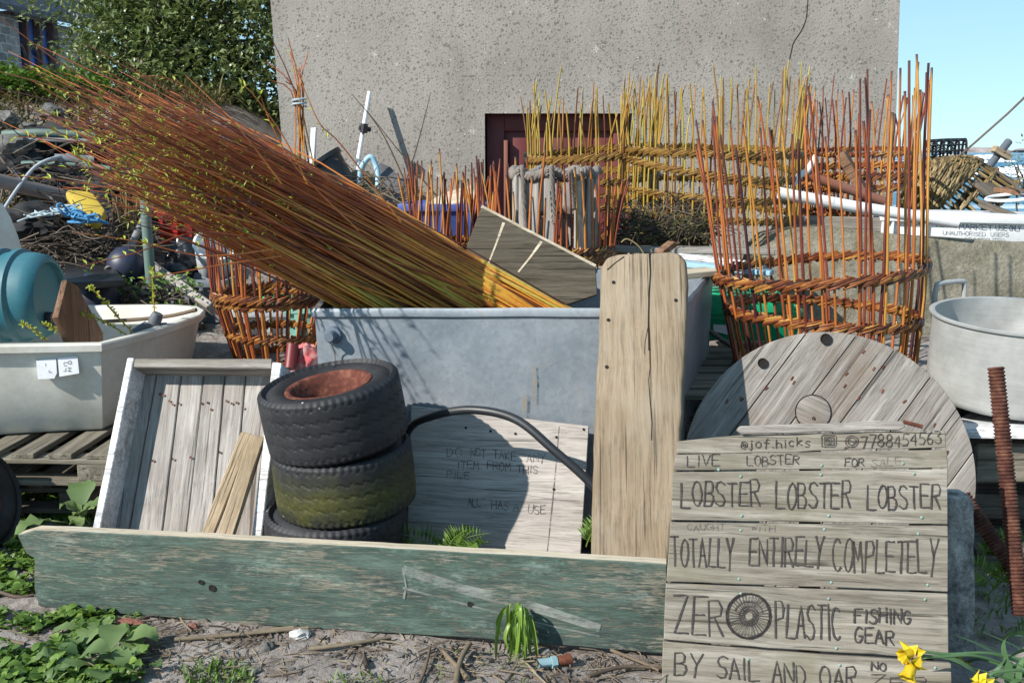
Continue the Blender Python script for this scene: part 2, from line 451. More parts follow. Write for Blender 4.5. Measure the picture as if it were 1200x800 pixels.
def m_soil():
    t = NT('sandy_soil'); v = t.coords(rand=False)
    a = t.noise(v, 1.6, 8, .7); f = t.noise(v, 38, 8, .75); p = t.voro(v, 45); b = t.noise(v, 7, 6, .7)
    col = t.ramp(a, [(.3, (.19, .155, .135)), (.52, (.33, .29, .265)), (.72, (.45, .41, .385))])
    col = t.mix(.75, col, t.ramp(f, [(.3, .45), (.55, 1.0), (.75, 1.2)]), 'MULTIPLY')
    col = t.mix(t.math('MULTIPLY', t.ramp(b, [(.5, 0), (.62, 1)]), .7), col, (.10, .072, .052))
    col = t.mix(t.math('MULTIPLY', t.ramp(p, [(.10, .7), (.2, 0)]), t.ramp(t.noise(v, 12, 2), [(.55, 0), (.6, 1)])), col, (.45, .43, .41))
    sx = t.n('ShaderNodeSeparateXYZ'); t.l(v, sx.inputs[0])
    dkz = t.math('MULTIPLY', t.ramp(t.math('MULTIPLY', t.math('SUBTRACT', t.math('ADD', sx.outputs['Y'], t.math('MULTIPLY', b, 1.5)), sx.outputs['X']), .1), [(.80, 0), (.90, 1)]), .85)
    col = t.mix(dkz, col, t.ramp(f, [(.3, (.018, .015, .011)), (.7, (.075, .062, .045))]))
    gr = t.math('MULTIPLY', t.ramp(t.math('MULTIPLY', t.math('ADD', sx.outputs['Y'], t.math('MULTIPLY', b, 2)), .1), [(.62, 0), (.8, 1)]), .8)
    col = t.mix(gr, col, t.ramp(f, [(.3, (.03, .035, .015)), (.7, (.11, .10, .045))]))
    t.bump(t.math('ADD', f, t.math('MULTIPLY', b, 1.2)), .8, .02); return t.fin(col, .95, 0, .15)

def m_stone(name, c1, c2, c3, sc=6, bump=.7, rough=.9):
    t = NT(name); v = t.coords(); a = t.noise(v, sc, 9, .75); f = t.noise(v, sc * 9, 5, .7)
    col = t.ramp(a, [(.32, c1), (.5, c2), (.68, c3)]); col = t.mix(.6, col, t.ramp(f, [(.3, .5), (.6, 1.15)]), 'MULTIPLY')
    t.bump(t.math('ADD', a, t.math('MULTIPLY', f, .5)), bump, .02); return t.fin(col, rough, 0, .2)

def m_masonry():
    t = NT('church_stone'); v = t.coords((1, 1, 1), rand=False)
    nz = t.noise(v, 3, 3); ad = t.n('ShaderNodeVectorMath', operation='ADD'); t.l(v, ad.inputs[0])
    cb = t.n('ShaderNodeCombineXYZ'); k = t.math('MULTIPLY', t.math('SUBTRACT', nz, .5), .12); t.l(k, cb.inputs[0]); t.l(k, cb.inputs[2]); t.l(cb.outputs[0], ad.inputs[1])
    mp = t.n('ShaderNodeMapping'); mp.inputs['Rotation'].default_value = (R(90), 0, 0); t.l(ad.outputs[0], mp.inputs['Vector'])
    br = t.n('ShaderNodeTexBrick'); t.l(mp.outputs[0], br.inputs['Vector']); br.inputs['Scale'].default_value = 1.9; br.inputs['Mortar Size'].default_value = .018
    br.inputs['Color1'].default_value = (.22, .22, .21, 1); br.inputs['Color2'].default_value = (.44, .40, .35, 1); br.inputs['Mortar'].default_value = (.52, .51, .48, 1); br.inputs['Bias'].default_value = -.1
    col = t.mix(.7, br.outputs['Color'], t.ramp(t.noise(v, 7, 7, .7), [(.3, .5), (.7, 1.4)]), 'MULTIPLY')
    t.bump(br.outputs['Fac'], -.5, .02); return t.fin(col, .9, 0, .2)

def m_sea():
    t = NT('sea_water'); v = t.coords(rand=False); a = t.noise(t.coords((.02, .008, 1), rand=False), 1.0, 6, .6); w = t.noise(t.coords((.25, .8, 1), rand=False), 1.0, 6, .65)
    col = t.ramp(a, [(.35, (.022, .13, .22)), (.62, (.035, .20, .30))]); foam = t.noise(t.coords((.012, .05, 1), rand=False), 1.0, 5, .6)
    sx = t.n('ShaderNodeSeparateXYZ'); t.l(v, sx.inputs[0])
    fm = t.math('MULTIPLY', t.ramp(foam, [(.54, 0), (.62, 1)]), t.ramp(t.math('MULTIPLY', sx.outputs['Y'], .001), [(.14, 1), (.32, 0)]))
    col = t.mix(fm, col, (.8, .83, .85)); t.bump(w, .4, .3); return t.fin(col, .35, 0, .4)

W_GREY = m_wood('grey_driftwood', (.13, .115, .10), (.27, .245, .22), (.43, .405, .375), stain=(.16, .15, .10), stain_amt=.35)
W_GREYZ = m_wood('grey_crate_wood', (.18, .16, .145), (.33, .305, .28), (.46, .435, .41), 'Z', stain=(.14, .10, .08), stain_amt=.35)
W_SIGN = m_wood('sign_wood', (.13, .112, .086), (.24, .215, .175), (.37, .345, .30), stain=(.16, .145, .095), stain_amt=.6)
W_POST = m_wood('tan_driftwood', (.17, .125, .082), (.235, .18, .12), (.285, .23, .165), 'Z', stain=(.30, .26, .20), stain_amt=.5, bump=.25)
W_REEL = m_wood('reel_wood', (.15, .135, .12), (.265, .24, .215), (.37, .345, .315), stain=(.17, .115, .075), stain_amt=.55)
W_PLY = m_wood('pale_plywood', (.25, .222, .20), (.37, .335, .305), (.46, .43, .395), stain=(.27, .24, .22), stain_amt=.4, bump=.2)
W_BROWN = m_wood('brown_board', (.10, .05, .03), (.20, .11, .065), (.28, .17, .11), 'Z', stain=(.08, .05, .035), stain_amt=.4)
W_TAN = m_wood('tan_timber', (.25, .18, .11), (.40, .31, .205), (.52, .42, .30), stain=(.17, .12, .07), stain_amt=.4)
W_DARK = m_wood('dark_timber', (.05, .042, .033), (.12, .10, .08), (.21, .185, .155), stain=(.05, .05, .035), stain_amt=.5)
W_PALLET = m_wood('pallet_wood', (.10, .088, .066), (.19, .17, .13), (.29, .265, .22), stain=(.09, .08, .06), stain_amt=.5)  # darkened overall so the shade under the dinghy sits in the colour
W_PANEL = m_wood('soiled_panel', (.04, .034, .024), (.085, .072, .052), (.14, .125, .095), stain=(.08, .06, .035), stain_amt=.6)
W_END = m_wood('pale_edge_wood', (.36, .29, .20), (.50, .43, .32), (.62, .56, .45), stain=(.4, .36, .3), stain_amt=.3)
GREENP = m_flaky('worn_green_paint', (.026, .055, .044), (.105, .148, .122), ((.12, .115, .085), (.28, .265, .21)), .52)
WHITEP = m_flaky('worn_white_paint', (.62, .62, .63), (.70, .71, .72), ((.22, .20, .18), (.4, .37, .34)), .50)
GALV = m_galv(); ALU = m_alu(); RUST = m_rust(); RUSTRED = m_rust('red_rust', (.03, .012, .010), (.115, .036, .024), (.27, .12, .075), 16)
RUBBER = m_rubber('tyre_rubber'); RUBBER_G = m_rubber('mossy_tyre_rubber', True)
WHITE_GRP = m_plastic('white_fibreglass', (.66, .65, .59), .4, .65, (.36, .32, .24))
WHITE_PL = m_plastic('white_plastic', (.72, .74, .76), .4, .25, (.4, .38, .34)); GREY_PL = m_plastic('grey_plastic', (.10, .115, .14), .5)
GREYBLUE_PL = m_plastic('grey_blue_plastic', (.16, .18, .22), .5)  # the crate's own grey-blue plastic
TEAL = m_plastic('teal_plastic', (.022, .145, .185), .38, .45, (.10, .17, .19)); GREEN_PL = m_plastic('green_plastic', (.012, .46, .21), .4, .15)
BLUE_PL = m_plastic('blue_plastic', (.04, .09, .34), .4, .4); RED_PL = m_plastic('red_plastic', (.42, .018, .012), .45, .2); DKRED_PL = m_plastic('dark_red_plastic', (.15, .012, .016), .4, .3, (.03, .02, .02))
YELLOW_PL = m_plastic('yellow_plastic', (.52, .36, .03), .45, .5, (.25, .2, .07)); NAVY_PL = m_plastic('navy_plastic', (.018, .024, .055), .35, .3, (.06, .06, .07)); BLACK_PL = m_plastic('black_plastic', (.012, .013, .016), .35, .3, (.05, .05, .05))
TARP = m_plastic('dark_tarpaulin', (.006, .007, .010), .7, .5, (.022, .021, .020), scale=9); BAG = m_plastic('black_bag', (.008, .009, .013), .22, .1); MINT_PL = m_plastic('mint_plastic', (.22, .50, .43), .5, .3); PINK_PL = m_plastic('faded_red_sacking', (.48, .09, .10), .75, .9, (.55, .46, .45), scale=32)
BROWNPIPE = m_plastic('grey_brown_pipe', (.21, .175, .165), .5, .3); GREYPIPE = m_plastic('grey_pipe', (.20, .21, .23), .5, .3); GREENPIPE = m_plastic('green_pole', (.10, .17, .15), .5, .4); REDPIPE = m_plastic('red_brown_pipe', (.22, .075, .045), .5, .4)
HOSE = m_plastic('black_hose', (.014, .016, .02), .35, .3, (.07, .07, .07)); LTBLUE = m_plastic('pale_blue_hose', (.30, .50, .62), .45, .2)
ROPE_G = m_plastic('grey_rope', (.20, .175, .155), .9, .5, (.09, .075, .065), scale=30); ROPE_B = m_plastic('blue_rope', (.06, .25, .48), .8, .3, scale=20); ROPE_P = m_plastic('pale_rope', (.38, .48, .52), .85, .3, scale=20)
def m_ink(name, c1, c2, lo, hi):
    t = NT(name); v = t.coords((14, 60, 60)); a = t.noise(v, 1.0, 6, .75); b = t.noise(t.coords(), 9, 4, .6)
    t.fin(t.ramp(a, [(.3, c1), (.7, c2)]), .95, 0, .1)
    t.l(t.ramp(t.math('ADD', t.math('MULTIPLY', a, .6), t.math('MULTIPLY', b, .4)), [(lo, 1), (hi, 0)]), t.b.inputs['Alpha']); return t.m
INK3 = m_ink('faded_lettering', (.07, .06, .06), (.13, .12, .11), .48, .64); SCUFF = m_ink('pale_scuff', (.22, .24, .22), (.38, .39, .36), .38, .58); RUSTRUN = m_ink('rust_run', (.27, .19, .10), (.30, .24, .16), .36, .56)
INK = m_ink('carved_dark_lettering', (.035, .03, .03), (.08, .07, .066), .56, .70); INK2 = m_ink('faint_pencil_lettering', (.10, .09, .09), (.18, .16, .15), .42, .60); PRINT = m_plastic('printed_lettering', (.16, .17, .20), .7, .4, (.4, .4, .42), scale=30)
NAILG = m_plastic('verdigris_nail', (.20, .33, .285), .7, .6); HOLE_BLACK = m_plastic('painted_hole_black', (.012, .010, .009), .9, 0)  # near-black paint for shade inside holes, gaps and splits; dark nails too
DOOR_RED = m_plastic('dark_red_paint', (.125, .022, .022), .5, .4, (.08, .03, .03)); DOOR_GREY = m_plastic('door_reflection_paint', (.17, .14, .14), .6, .6, (.13, .05, .05))  # the grey one paints a reflection on the door
GLASS_B = m_plastic('blue_window_glass', (.12, .27, .85), .4, .2, (.02, .03, .09)); SLATE = m_stone('slate_roof', (.07, .075, .085), (.12, .12, .13), (.17, .17, .18), 5, .3)
GRANITE = m_stone('granite', (.05, .05, .053), (.34, .33, .31), (.70, .69, .66), 15, .9); CONC = m_stone('rough_concrete', (.14, .13, .095), (.235, .215, .165), (.33, .305, .245), 7, .8)
ROCK = m_stone('grey_rock', (.07, .066, .062), (.13, .125, .115), (.21, .20, .185), 6); PALEROCK = m_stone('pale_stone', (.42, .41, .39), (.55, .54, .52), (.66, .65, .63), 8)
WALL = m_render_wall(); SOIL = m_soil(); MASON = m_masonry(); SEA = m_sea(); FOAM = m_stone('sea_foam', (.66, .69, .72), (.80, .82, .84), (.86, .87, .88), 3, .4)
RUSTBAR = m_rust('bar_rust', (.022, .011, .009), (.082, .030, .020), (.21, .105, .065), 22); BARK = m_stone('bark', (.09, .08, .065), (.17, .15, .125), (.25, .23, .20), 12); BRICK = m_stone('brick', (.20, .075, .055), (.30, .13, .095), (.38, .20, .15), 9)
O_STOPS = [(0, (.045, .010, .012)), (.24, (.17, .032, .014)), (.5, (.33, .08, .018)), (.75, (.42, .14, .024)), (1, (.47, .23, .04))]
G_STOPS = [(0, (.13, .045, .012)), (.3, (.31, .135, .02)), (.6, (.38, .235, .03)), (1, (.34, .30, .045))]
B_STOPS = [(0, (.11, .027, .013)), (.22, (.40, .10, .020)), (.48, (.60, .25, .034)), (.78, (.56, .36, .05)), (1, (.46, .36, .07))]
BT_STOPS = [(0, (.10, .020, .013)), (.42, (.36, .078, .022)), (1, (.60, .20, .045))]
WIL_O = m_willow('orange_willow', O_STOPS, (.06, .03, .03), .95, .5); WIL_G = m_willow('golden_willow', G_STOPS, (.30, .27, .20), .97)
BAND_O = m_willow('orange_weave', [(0, (.03, .010, .008)), (.4, (.145, .038, .013)), (.75, (.28, .10, .024)), (1, (.40, .21, .05))], None); BAND_G = m_willow('golden_weave', [(0, (.06, .03, .008)), (.4, (.17, .085, .018)), (1, (.29, .175, .045))], None)
POT_W = m_willow('old_willow', [(0, (.05, .035, .015)), (.5, (.19, .125, .045)), (1, (.31, .235, .11))], None, rough=.6); BRUSH_D = m_willow('dark_twigs', [(0, (.022, .016, .012)), (.5, (.06, .042, .03)), (1, (.15, .115, .08))], None, rough=.8); BRUSH = m_willow('dead_twigs', [(0, (.045, .03, .022)), (.5, (.12, .085, .055)), (1, (.22, .18, .12))], None, rough=.8)
def m_rod():
    t = NT('basket_rods'); r = t.attr('rnd'); tt = t.attr('t'); v = t.coords(rand=False); b = t.noise(v, 6, 3, .6); a = t.noise(v, 45, 3, .7)
    k = t.math('ADD', r, t.math('MULTIPLY', t.math('SUBTRACT', b, .5), .4))
    col = t.mix(t.ramp(tt, [(.22, 0), (.62, 1)]), t.ramp(k, B_STOPS), t.ramp(k, BT_STOPS)); col = t.mix(.5, col, t.ramp(a, [(.3, .6), (.65, 1.15)]), 'MULTIPLY')
    return t.fin(col, .38, 0, .55)
RODS = m_rod()
L_SHRUB = m_leaf('shrub_leaf', [(0, (.06, .085, .036)), (.5, (.17, .22, .08)), (1, (.32, .37, .17))], .36, .35, .5); L_WEED = m_leaf('weed_leaf', [(0, (.05, .105, .016)), (.5, (.11, .20, .03)), (1, (.20, .30, .05))], .5, .3); L_DOCK = m_leaf('dock_leaf', [(0, (.07, .13, .04)), (1, (.21, .29, .11))], .5, .25); L_BUD = m_leaf('bud_leaf', [(0, (.24, .28, .03)), (1, (.48, .54, .06))], .5, .35)
L_FERN = m_leaf('fern_leaf', [(0, (.05, .11, .014)), (1, (.17, .28, .04))], .5, .3); L_DAFF = m_leaf('daffodil_leaf', [(0, (.06, .13, .06)), (1, (.12, .22, .09))], .4, .25); L_GRASS = m_leaf('dry_grass', [(0, (.05, .055, .015)), (.5, (.14, .125, .045)), (1, (.26, .22, .10))], .7, .25); L_LIME = m_leaf('lime_leaf', [(0, (.12, .22, .03)), (1, (.26, .38, .06))], .4, .3)
PETAL = m_leaf('yellow_petal', [(0, (.62, .42, .01)), (1, (.75, .60, .03))], .5, .3); HUSK = m_leaf('papery_husk', [(0, (.28, .20, .13)), (1, (.4, .3, .2))], .8, .3)
# ------------------------------------------------------------------ camera, light
cam = bpy.data.cameras.new('camera'); co = bpy.data.objects.new('camera', cam); COL.objects.link(co)
co.location = CAM; co.rotation_euler = (R(90) - PITCH, 0, 0); cam.sensor_fit = 'HORIZONTAL'; cam.angle = 2 * math.atan(.5)
cam.clip_start = .05; cam.clip_end = 9000; scene.camera = co
TO_SUN = Vector((-.71, -.49, .60)).normalized()
EL = math.asin(TO_SUN.z); AZ = math.atan2(TO_SUN.x, TO_SUN.y)
sun = bpy.data.lights.new('sun', 'SUN'); sun.energy = 5.0; sun.angle = R(.55); sun.color = (1, .95, .87)
so = bpy.data.objects.new('sun', sun); COL.objects.link(so); so.rotation_euler = TO_SUN.to_track_quat('Z', 'Y').to_euler(); so.location = (-8, -6, 12)
SKY_TINT = (1.72, 2.38, 2.62, 1)
w = bpy.data.worlds.new('World'); scene.world = w; w.use_nodes = True
sky = w.node_tree.nodes.new('ShaderNodeTexSky'); sky.sky_type = 'NISHITA'; sky.sun_disc = False; sky.sun_elevation = EL; sky.sun_rotation = AZ
sky.altitude = 0; sky.air_density = 1.0; sky.dust_density = 0; sky.ozone_density = 4.5; sky.air_density = .8
bg = w.node_tree.nodes['Background']; bg.inputs['Strength'].default_value = .125; gm = w.node_tree.nodes.new('ShaderNodeGamma'); gm.inputs['Gamma'].default_value = .40; w.node_tree.links.new(sky.outputs[0], gm.inputs['Color'])
mm = w.node_tree.nodes.new('ShaderNodeMix'); mm.data_type = 'RGBA'; mm.blend_type = 'MULTIPLY'; mm.inputs[0].default_value = 1; mm.inputs[7].default_value = SKY_TINT; w.node_tree.links.new(gm.outputs[0], mm.inputs[6]); w.node_tree.links.new(mm.outputs[2], bg.inputs['Color'])
vs = scene.view_settings; vs.view_transform = 'Standard'; vs.look = 'None'; vs.gamma = 1; vs.use_curve_mapping = False; vs.exposure = .54
scene.cycles.max_bounces = 5; scene.cycles.diffuse_bounces = 2; scene.cycles.glossy_bounces = 2; scene.cycles.transparent_max_bounces = 4

# ------------------------------------------------------------------ setting
def axis_vals(lo, hi, c0, c1, fine):
    v = [c0]
    while v[-1] < c1: v.append(v[-1] + fine)
    s = fine
    while v[-1] < hi: s *= 1.16; v.append(v[-1] + s)
    s = fine
    while v[0] > lo: s *= 1.16; v.insert(0, v[0] - s)
    return v
g = MB(); xs = axis_vals(-60, 60, -2.2, 1.6, .035); ys = axis_vals(-25, 70, 2.3, 3.6, .03)
xs = [-4500] + xs + [4500]; ys = [-300] + ys + [7000]
idx = []
for y in ys:
    row = []
    for x in xs:
        z = ground_h(x, y); d = math.hypot(x, y - 3)
        if d < 12:
            q = Vector((x, y, 0)); z += .020 * noise.noise(q * 2.1) + .011 * noise.noise(q * 8) + .006 * noise.noise(q * 23)
            if y > 5: z += .1 * noise.noise(q * 1.3) * ss(5, 7, y) * ss(.5, 2, -x)
        row.append(g.av((x, y, z)))
    idx.append(row)
for j in range(len(ys) - 1):
    for i in range(len(xs) - 1): g.af(idx[j][i], idx[j][i + 1], idx[j + 1][i + 1], idx[j + 1][i])
setp(g.build('ground', SOIL, smooth=180), kind='structure')
g = MB(); yy = [22, 60, 150, 400, 1200, 7000]
for a in yy: g.av((-4400, a, -2)); g.av((4400, a, -2))
for k in range(len(yy) - 1): g.af(2 * k, 2 * k + 1, 2 * k + 3, 2 * k + 2)
setp(g.build('sea', SEA, smooth=0), kind='structure')
# breaking surf: low lumpy ridges of foam on the water
g = MB()
def Pz(px, py, z):
    d = ray(px, py); return CAM + d * ((z - CAM.z) / d.z)
for cx, cy, wpx, n in ((1165, 208, 42, 26), (1200, 200, 30, 20), (1130, 187, 30, 12), (1255, 207, 40, 20), (1160, 186, 22, 8)):
    for k in range(n):
        c = Pz(cx + rnd.uniform(-1, 1) * wpx, cy + rnd.uniform(-3, 4), -2); m = c.y / 1200
        g.ico(c, m * rnd.uniform(3, 7), 2, .35, 2.2, sc=(2.0, 2.0, .62))
setp(g.build('surf', FOAM, smooth=60), kind='structure')
g = MB()
for k in range(40):
    c = Vector((300 + k * 26 + rnd.uniform(-8, 8), 1500 + rnd.uniform(-30, 30), -2)); g.ico(c, rnd.uniform(8, 16), 2, .4, 2, sc=(2.4, 2, .30 + .2 * rnd.random()))
setp(g.build('far_shore_hills', m_stone('far_shore', (.22, .20, .22), (.30, .24, .23), (.34, .33, .33), .05, .1), smooth=60), kind='structure')

# house: rendered wall with an opening, hollow behind
HY = 8.0
hz0 = .3; hz1 = 4.4
def hx(px, py): return P(px, py, HY).x
XL0, XL1 = hx(338, 260), hx(290, -330); XR0, XR1 = hx(1046, 260), hx(1066, -330)
def edge(a, b, z): return a + (b - a) * (z - P(0, 260, HY).z) / (P(0, -330, HY).z - P(0, 260, HY).z)
house = thing('rendered_house', 'tall grey rendered stone house with lichen spots and a dark red door', 'house', (.3, HY, .6))
wx0, wx1 = hx(568, 135), hx(741, 135); wz1 = P(600, 133, HY).z
b = MB(); q = .2
def wallpt(x, z, d=0): return (x, HY + d, z)
zs = [hz0, wz1, hz1]; L = lambda z: edge(XL0, XL1, z); RR = lambda z: edge(XR0, XR1, z)
def grid_quad(x0a, x1a, x0b, x1b, z0, z1):
    n, m = 14, 10; rows = []
    for j in range(m + 1):
        z = z0 + (z1 - z0) * j / m; t = j / m; xa = x0a + (x0b - x0a) * t; xb = x1a + (x1b - x1a) * t
        rows.append([b.av((xa + (xb - xa) * i / n, HY, z)) for i in range(n + 1)])
    for j in range(m):
        for i in range(n): b.af(rows[j][i], rows[j][i + 1], rows[j + 1][i + 1], rows[j + 1][i])
grid_quad(L(hz0), wx0, L(wz1), wx0, hz0, wz1); grid_quad(wx1, RR(hz0), wx1, RR(wz1), hz0, wz1); grid_quad(L(wz1), RR(wz1), L(hz1), RR(hz1), wz1, hz1)
D = .22
b.af(b.av(wallpt(wx0, hz0)), b.av(wallpt(wx0, wz1)), b.av(wallpt(wx0, wz1, D)), b.av(wallpt(wx0, hz0, D)))
b.af(b.av(wallpt(wx1, hz0, D)), b.av(wallpt(wx1, wz1, D)), b.av(wallpt(wx1, wz1)), b.av(wallpt(wx1, hz0)))
b.af(b.av(wallpt(wx0, wz1)), b.av(wallpt(wx1, wz1)), b.av(wallpt(wx1, wz1, D)), b.av(wallpt(wx0, wz1, D)))
for xa, xb in ((L, L), (RR, RR)):
    b.af(b.av(wallpt(xa(hz0), hz0)), b.av(wallpt(xa(hz1), hz1)), b.av(wallpt(xa(hz1), hz1, 6)), b.av(wallpt(xa(hz0), hz0, 6)))
b.af(b.av(wallpt(L(hz0), hz0, 6)), b.av(wallpt(L(hz1), hz1, 6)), b.av(wallpt(RR(hz1), hz1, 6)), b.av(wallpt(RR(hz0), hz0, 6)))
apex = (.35, HY, 6.1); apb = (.35, HY + 6, 6.1)
b.af(b.av(wallpt(L(hz1), hz1)), b.av(wallpt(RR(hz1), hz1)), b.av(apex)); b.af(b.av(wallpt(L(hz1), hz1, 6)), b.av(apb), b.av(wallpt(RR(hz1), hz1, 6)))
b.build('wall', WALL, house, smooth=0)
b = MB()
for xe, s in ((L(hz1) - .12, -1), (RR(hz1) + .12, 1)):
    b.hexa([(xe, HY - .06, hz1 - .06), (.35, HY - .06, 6.16), (.35, HY + 6.1, 6.16), (xe, HY + 6.1, hz1 - .06), (xe, HY - .06, hz1 + .02), (.35, HY - .06, 6.24), (.35, HY + 6.1, 6.24), (xe, HY + 6.1, hz1 + .02)])
b.build('roof', SLATE, house, smooth=0)
b = MB(); e = .012
b.box((wx0 + e, HY + .12, hz0), (wx0 + .15, HY + .2, wz1 - .004)); b.box((wx1 - .13, HY + .12, hz0), (wx1 - e, HY + .2, wz1 - .004)); b.box((wx0 + .15, HY + .122, wz1 - .13), (wx1 - .13, HY + .198, wz1 - .004))
b.build('door_frame', DOOR_RED, house, bevel=.006)
b = MB(); b.box((wx0 + .15, HY + .155, hz0), (wx1 - .13, HY + .185, wz1 - .13))
for k in range(5): b.box((wx0 + .19 + k * .165, HY + .148, hz0), (wx0 + .34 + k * .165, HY + .154, wz1 - .16))
dr = b.build('door', DOOR_RED, house, bevel=.004)
b = MB(); b.box((wx0 + .19, HY + .141, hz0), (wx0 + .52, HY + .147, wz1 - .42)); b.build('painted_reflection', DOOR_GREY, dr)  # thin grey sheet painting the reflection seen on the door
b = MB(); dx = wx0 + .30; b.box((dx, HY + .125, wz1 - .33), (dx + .13, HY + .14, wz1 - .29)); b.box((dx, HY + .125, wz1 - .40), (dx + .035, HY + .14, wz1 - .33)); b.tube([(dx + .1, HY + .11, wz1 - .35), (dx + .1, HY + .15, wz1 - .35)], .04, 14); b.build('latch', BLACK_PL, dr, bevel=.004)
b = MB(); b.box((wx0 + .145, HY + .085, hz0), (wx0 + .175, HY + .14, wz1 - .2)); b.build('pale_batten', REDPIPE, dr, bevel=.003)

b = MB(); b.tube(catmull([P(px_, py_, HY - .001) for px_, py_ in ((949, -60), (946, 10), (941, 32), (930, 50), (927, 62), (922, 84), (924, 110))], 5), .0032, 5); b.build('crack', HOLE_BLACK, house)

# church beyond the bank
A = on_ground(-160, 13.0); Bq = on_ground(150, 19.5)
A.z = Bq.z = 1.2
ch = thing('stone_church', 'old stone church with tall blue lancet windows at top left', 'church', A)
pl = Plane(A, Bq - A, (0, 0, 1))
eh = (pl.M.inverted() @ P(0, 8, (A + (Bq - A) * .42).y)).z
dirx = (Bq - A).normalized(); LEN = (Bq - A).length
u_of = lambda px: pl.uv(px, 60)[0]
wu0, wu1, wv0 = u_of(24), u_of(70), pl.uv(45, 95)[1]
wsill, whead = pl.uv(45, 100)[1], pl.uv(40, 17)[1]
b = MB(pl.M); th = .35
for u0, u1, v0, v1 in ((0, wu0, 0, eh), (wu1, LEN, 0, eh), (wu0, wu1, 0, wsill), (wu0, wu1, whead, eh)):
    b.af(b.av((u0, 0, v0)), b.av((u1, 0, v0)), b.av((u1, 0, v1)), b.av((u0, 0, v1)))
for u in (wu0, wu1): b.af(b.av((u, 0, wsill)), b.av((u, th, wsill)), b.av((u, th, whead)), b.av((u, 0, whead)))
b.af(b.av((wu0, 0, wsill)), b.av((wu1, 0, wsill)), b.av((wu1, th, wsill)), b.av((wu0, th, wsill)))
b.af(b.av((wu0, th, whead)), b.av((wu1, th, whead)), b.av((wu1, 0, whead)), b.av((wu0, 0, whead)))
b.af(b.av((0, 0, 0)), b.av((0, 0, eh)), b.av((0, 5, eh)), b.av((0, 5, 0))); b.af(b.av((LEN, 0, 0)), b.av((LEN, 5, 0)), b.av((LEN, 5, eh)), b.av((LEN, 0, eh))); b.af(b.av((0, 5, 0)), b.av((0, 5, eh)), b.av((LEN, 5, eh)), b.av((LEN, 5, 0)))
b.build('wall', MASON, ch, smooth=0)
b = MB(pl.M); b.hexa([(-.3, -.28, eh), (LEN + .3, -.28, eh), (LEN + .3, 2.6, eh + 2.6), (-.3, 2.6, eh + 2.6), (-.3, -.28, eh + .1), (LEN + .3, -.28, eh + .1), (LEN + .3, 2.6, eh + 2.7), (-.3, 2.6, eh + 2.7)]); b.hexa([(-.3, 5.2, eh), (-.3, 2.6, eh + 2.6), (LEN + .3, 2.6, eh + 2.6), (LEN + .3, 5.2, eh), (-.3, 5.2, eh + .1), (-.3, 2.6, eh + 2.7), (LEN + .3, 2.6, eh + 2.7), (LEN + .3, 5.2, eh + .1)])
b.build('roof', SLATE, ch, smooth=0)
win = MB(pl.M); WD = wu1 - wu0
for k in range(4): win.box((wu0 + WD * k / 3 - .035, .08, wsill), (wu0 + WD * k / 3 + .035, .2, whead), r=.5)
for k in range(3):
    c = wu0 + WD * (k + .5) / 3; hw = WD / 6
    for s in (-1, 1):
        win.tube([(c + s * hw * math.cos(a * math.pi / 16) , .14, whead - .9 + hw * 2.2 * math.sin(a * math.pi / 16)) for a in range(0, 9)], .03, 5)
wf = win.build('window', m_stone('mullion_stone', (.14, .09, .08), (.22, .15, .13), (.3, .22, .19), 6), ch, smooth=0)
b = MB(pl.M); b.box((wu0, .21, wsill), (wu1, .24, whead)); b.build('pane', GLASS_B, wf, smooth=0)

# shrub between church and house
def foliage(mb, blobs, n, L, W, spread=.0):
    tot = sum(q[1].x * q[1].y * q[1].z for q in blobs)
    for c, rr in blobs:
        for k in range(int(n * rr.x * rr.y * rr.z / tot)):
            d = Vector((rnd.gauss(0, 1), rnd.gauss(0, 1), rnd.gauss(0, 1))).normalized() * rnd.random() ** .42
            p = c + Vector((d.x * rr.x, d.y * rr.y, d.z * rr.z))
            gap = noise.noise(p * 2.4)
            if gap < -.22: continue
            out = (d + Vector((rnd.gauss(0, .7), rnd.gauss(0, .7), rnd.gauss(0.1, .6)))).normalized()
            s = rnd.uniform(.7, 1.25)
            mb.leaf(p, out, Vector((rnd.gauss(0, .4), rnd.gauss(0, .4), 1)), L * s, W * s, max(0, min(1, .45 + .28 * gap + rnd.gauss(0, .22))))
sh = thing('evergreen_shrub', 'large glossy dark green evergreen bush between the church and the grey house', 'bush', on_ground(190, 9.8))
base = on_ground(190, 9.8); blobs = []; br = MB()
for k in range(15):
    px = rnd.uniform(75, 300); py = rnd.uniform(-130, 140); Y = rnd.uniform(9.2, 10.8)
    if px < 110 and py > 70: py -= 110
    c = P(px, py, Y); rr = rnd.uniform(.48, .8); blobs.append((c, Vector((rr, rr, rr * .85))))
    for j in range(3):
        e2 = c + Vector((rnd.gauss(0, .25), rnd.gauss(0, .25), rnd.gauss(0.1, .25))); mid = base.lerp(e2, .5) + Vector((rnd.gauss(0, .2), rnd.gauss(0, .15), .15))
        pts = catmull([base + Vector((rnd.gauss(0, .2), rnd.gauss(0, .2), -.1)), mid, e2], 5); br.tube(pts, [.045 - .038 * i / (len(pts) - 1) for i in range(len(pts))], 6)
for px, py in ((300, 60), (300, 120), (270, 155), (180, 130), (290, 10), (240, 90), (200, 40), (140, 70), (145, 10), (250, 150), (215, 150), (305, 165), (150, 100), (310, 30), (160, 160), (280, 190)): blobs.append((P(px, py, 9.6), Vector((.55, .6, .5))))
br.build('trunk', BARK, sh); fb = MB(); foliage(fb, blobs, 44000, .072, .040); fb.build('crown', L_SHRUB, sh, smooth=0)
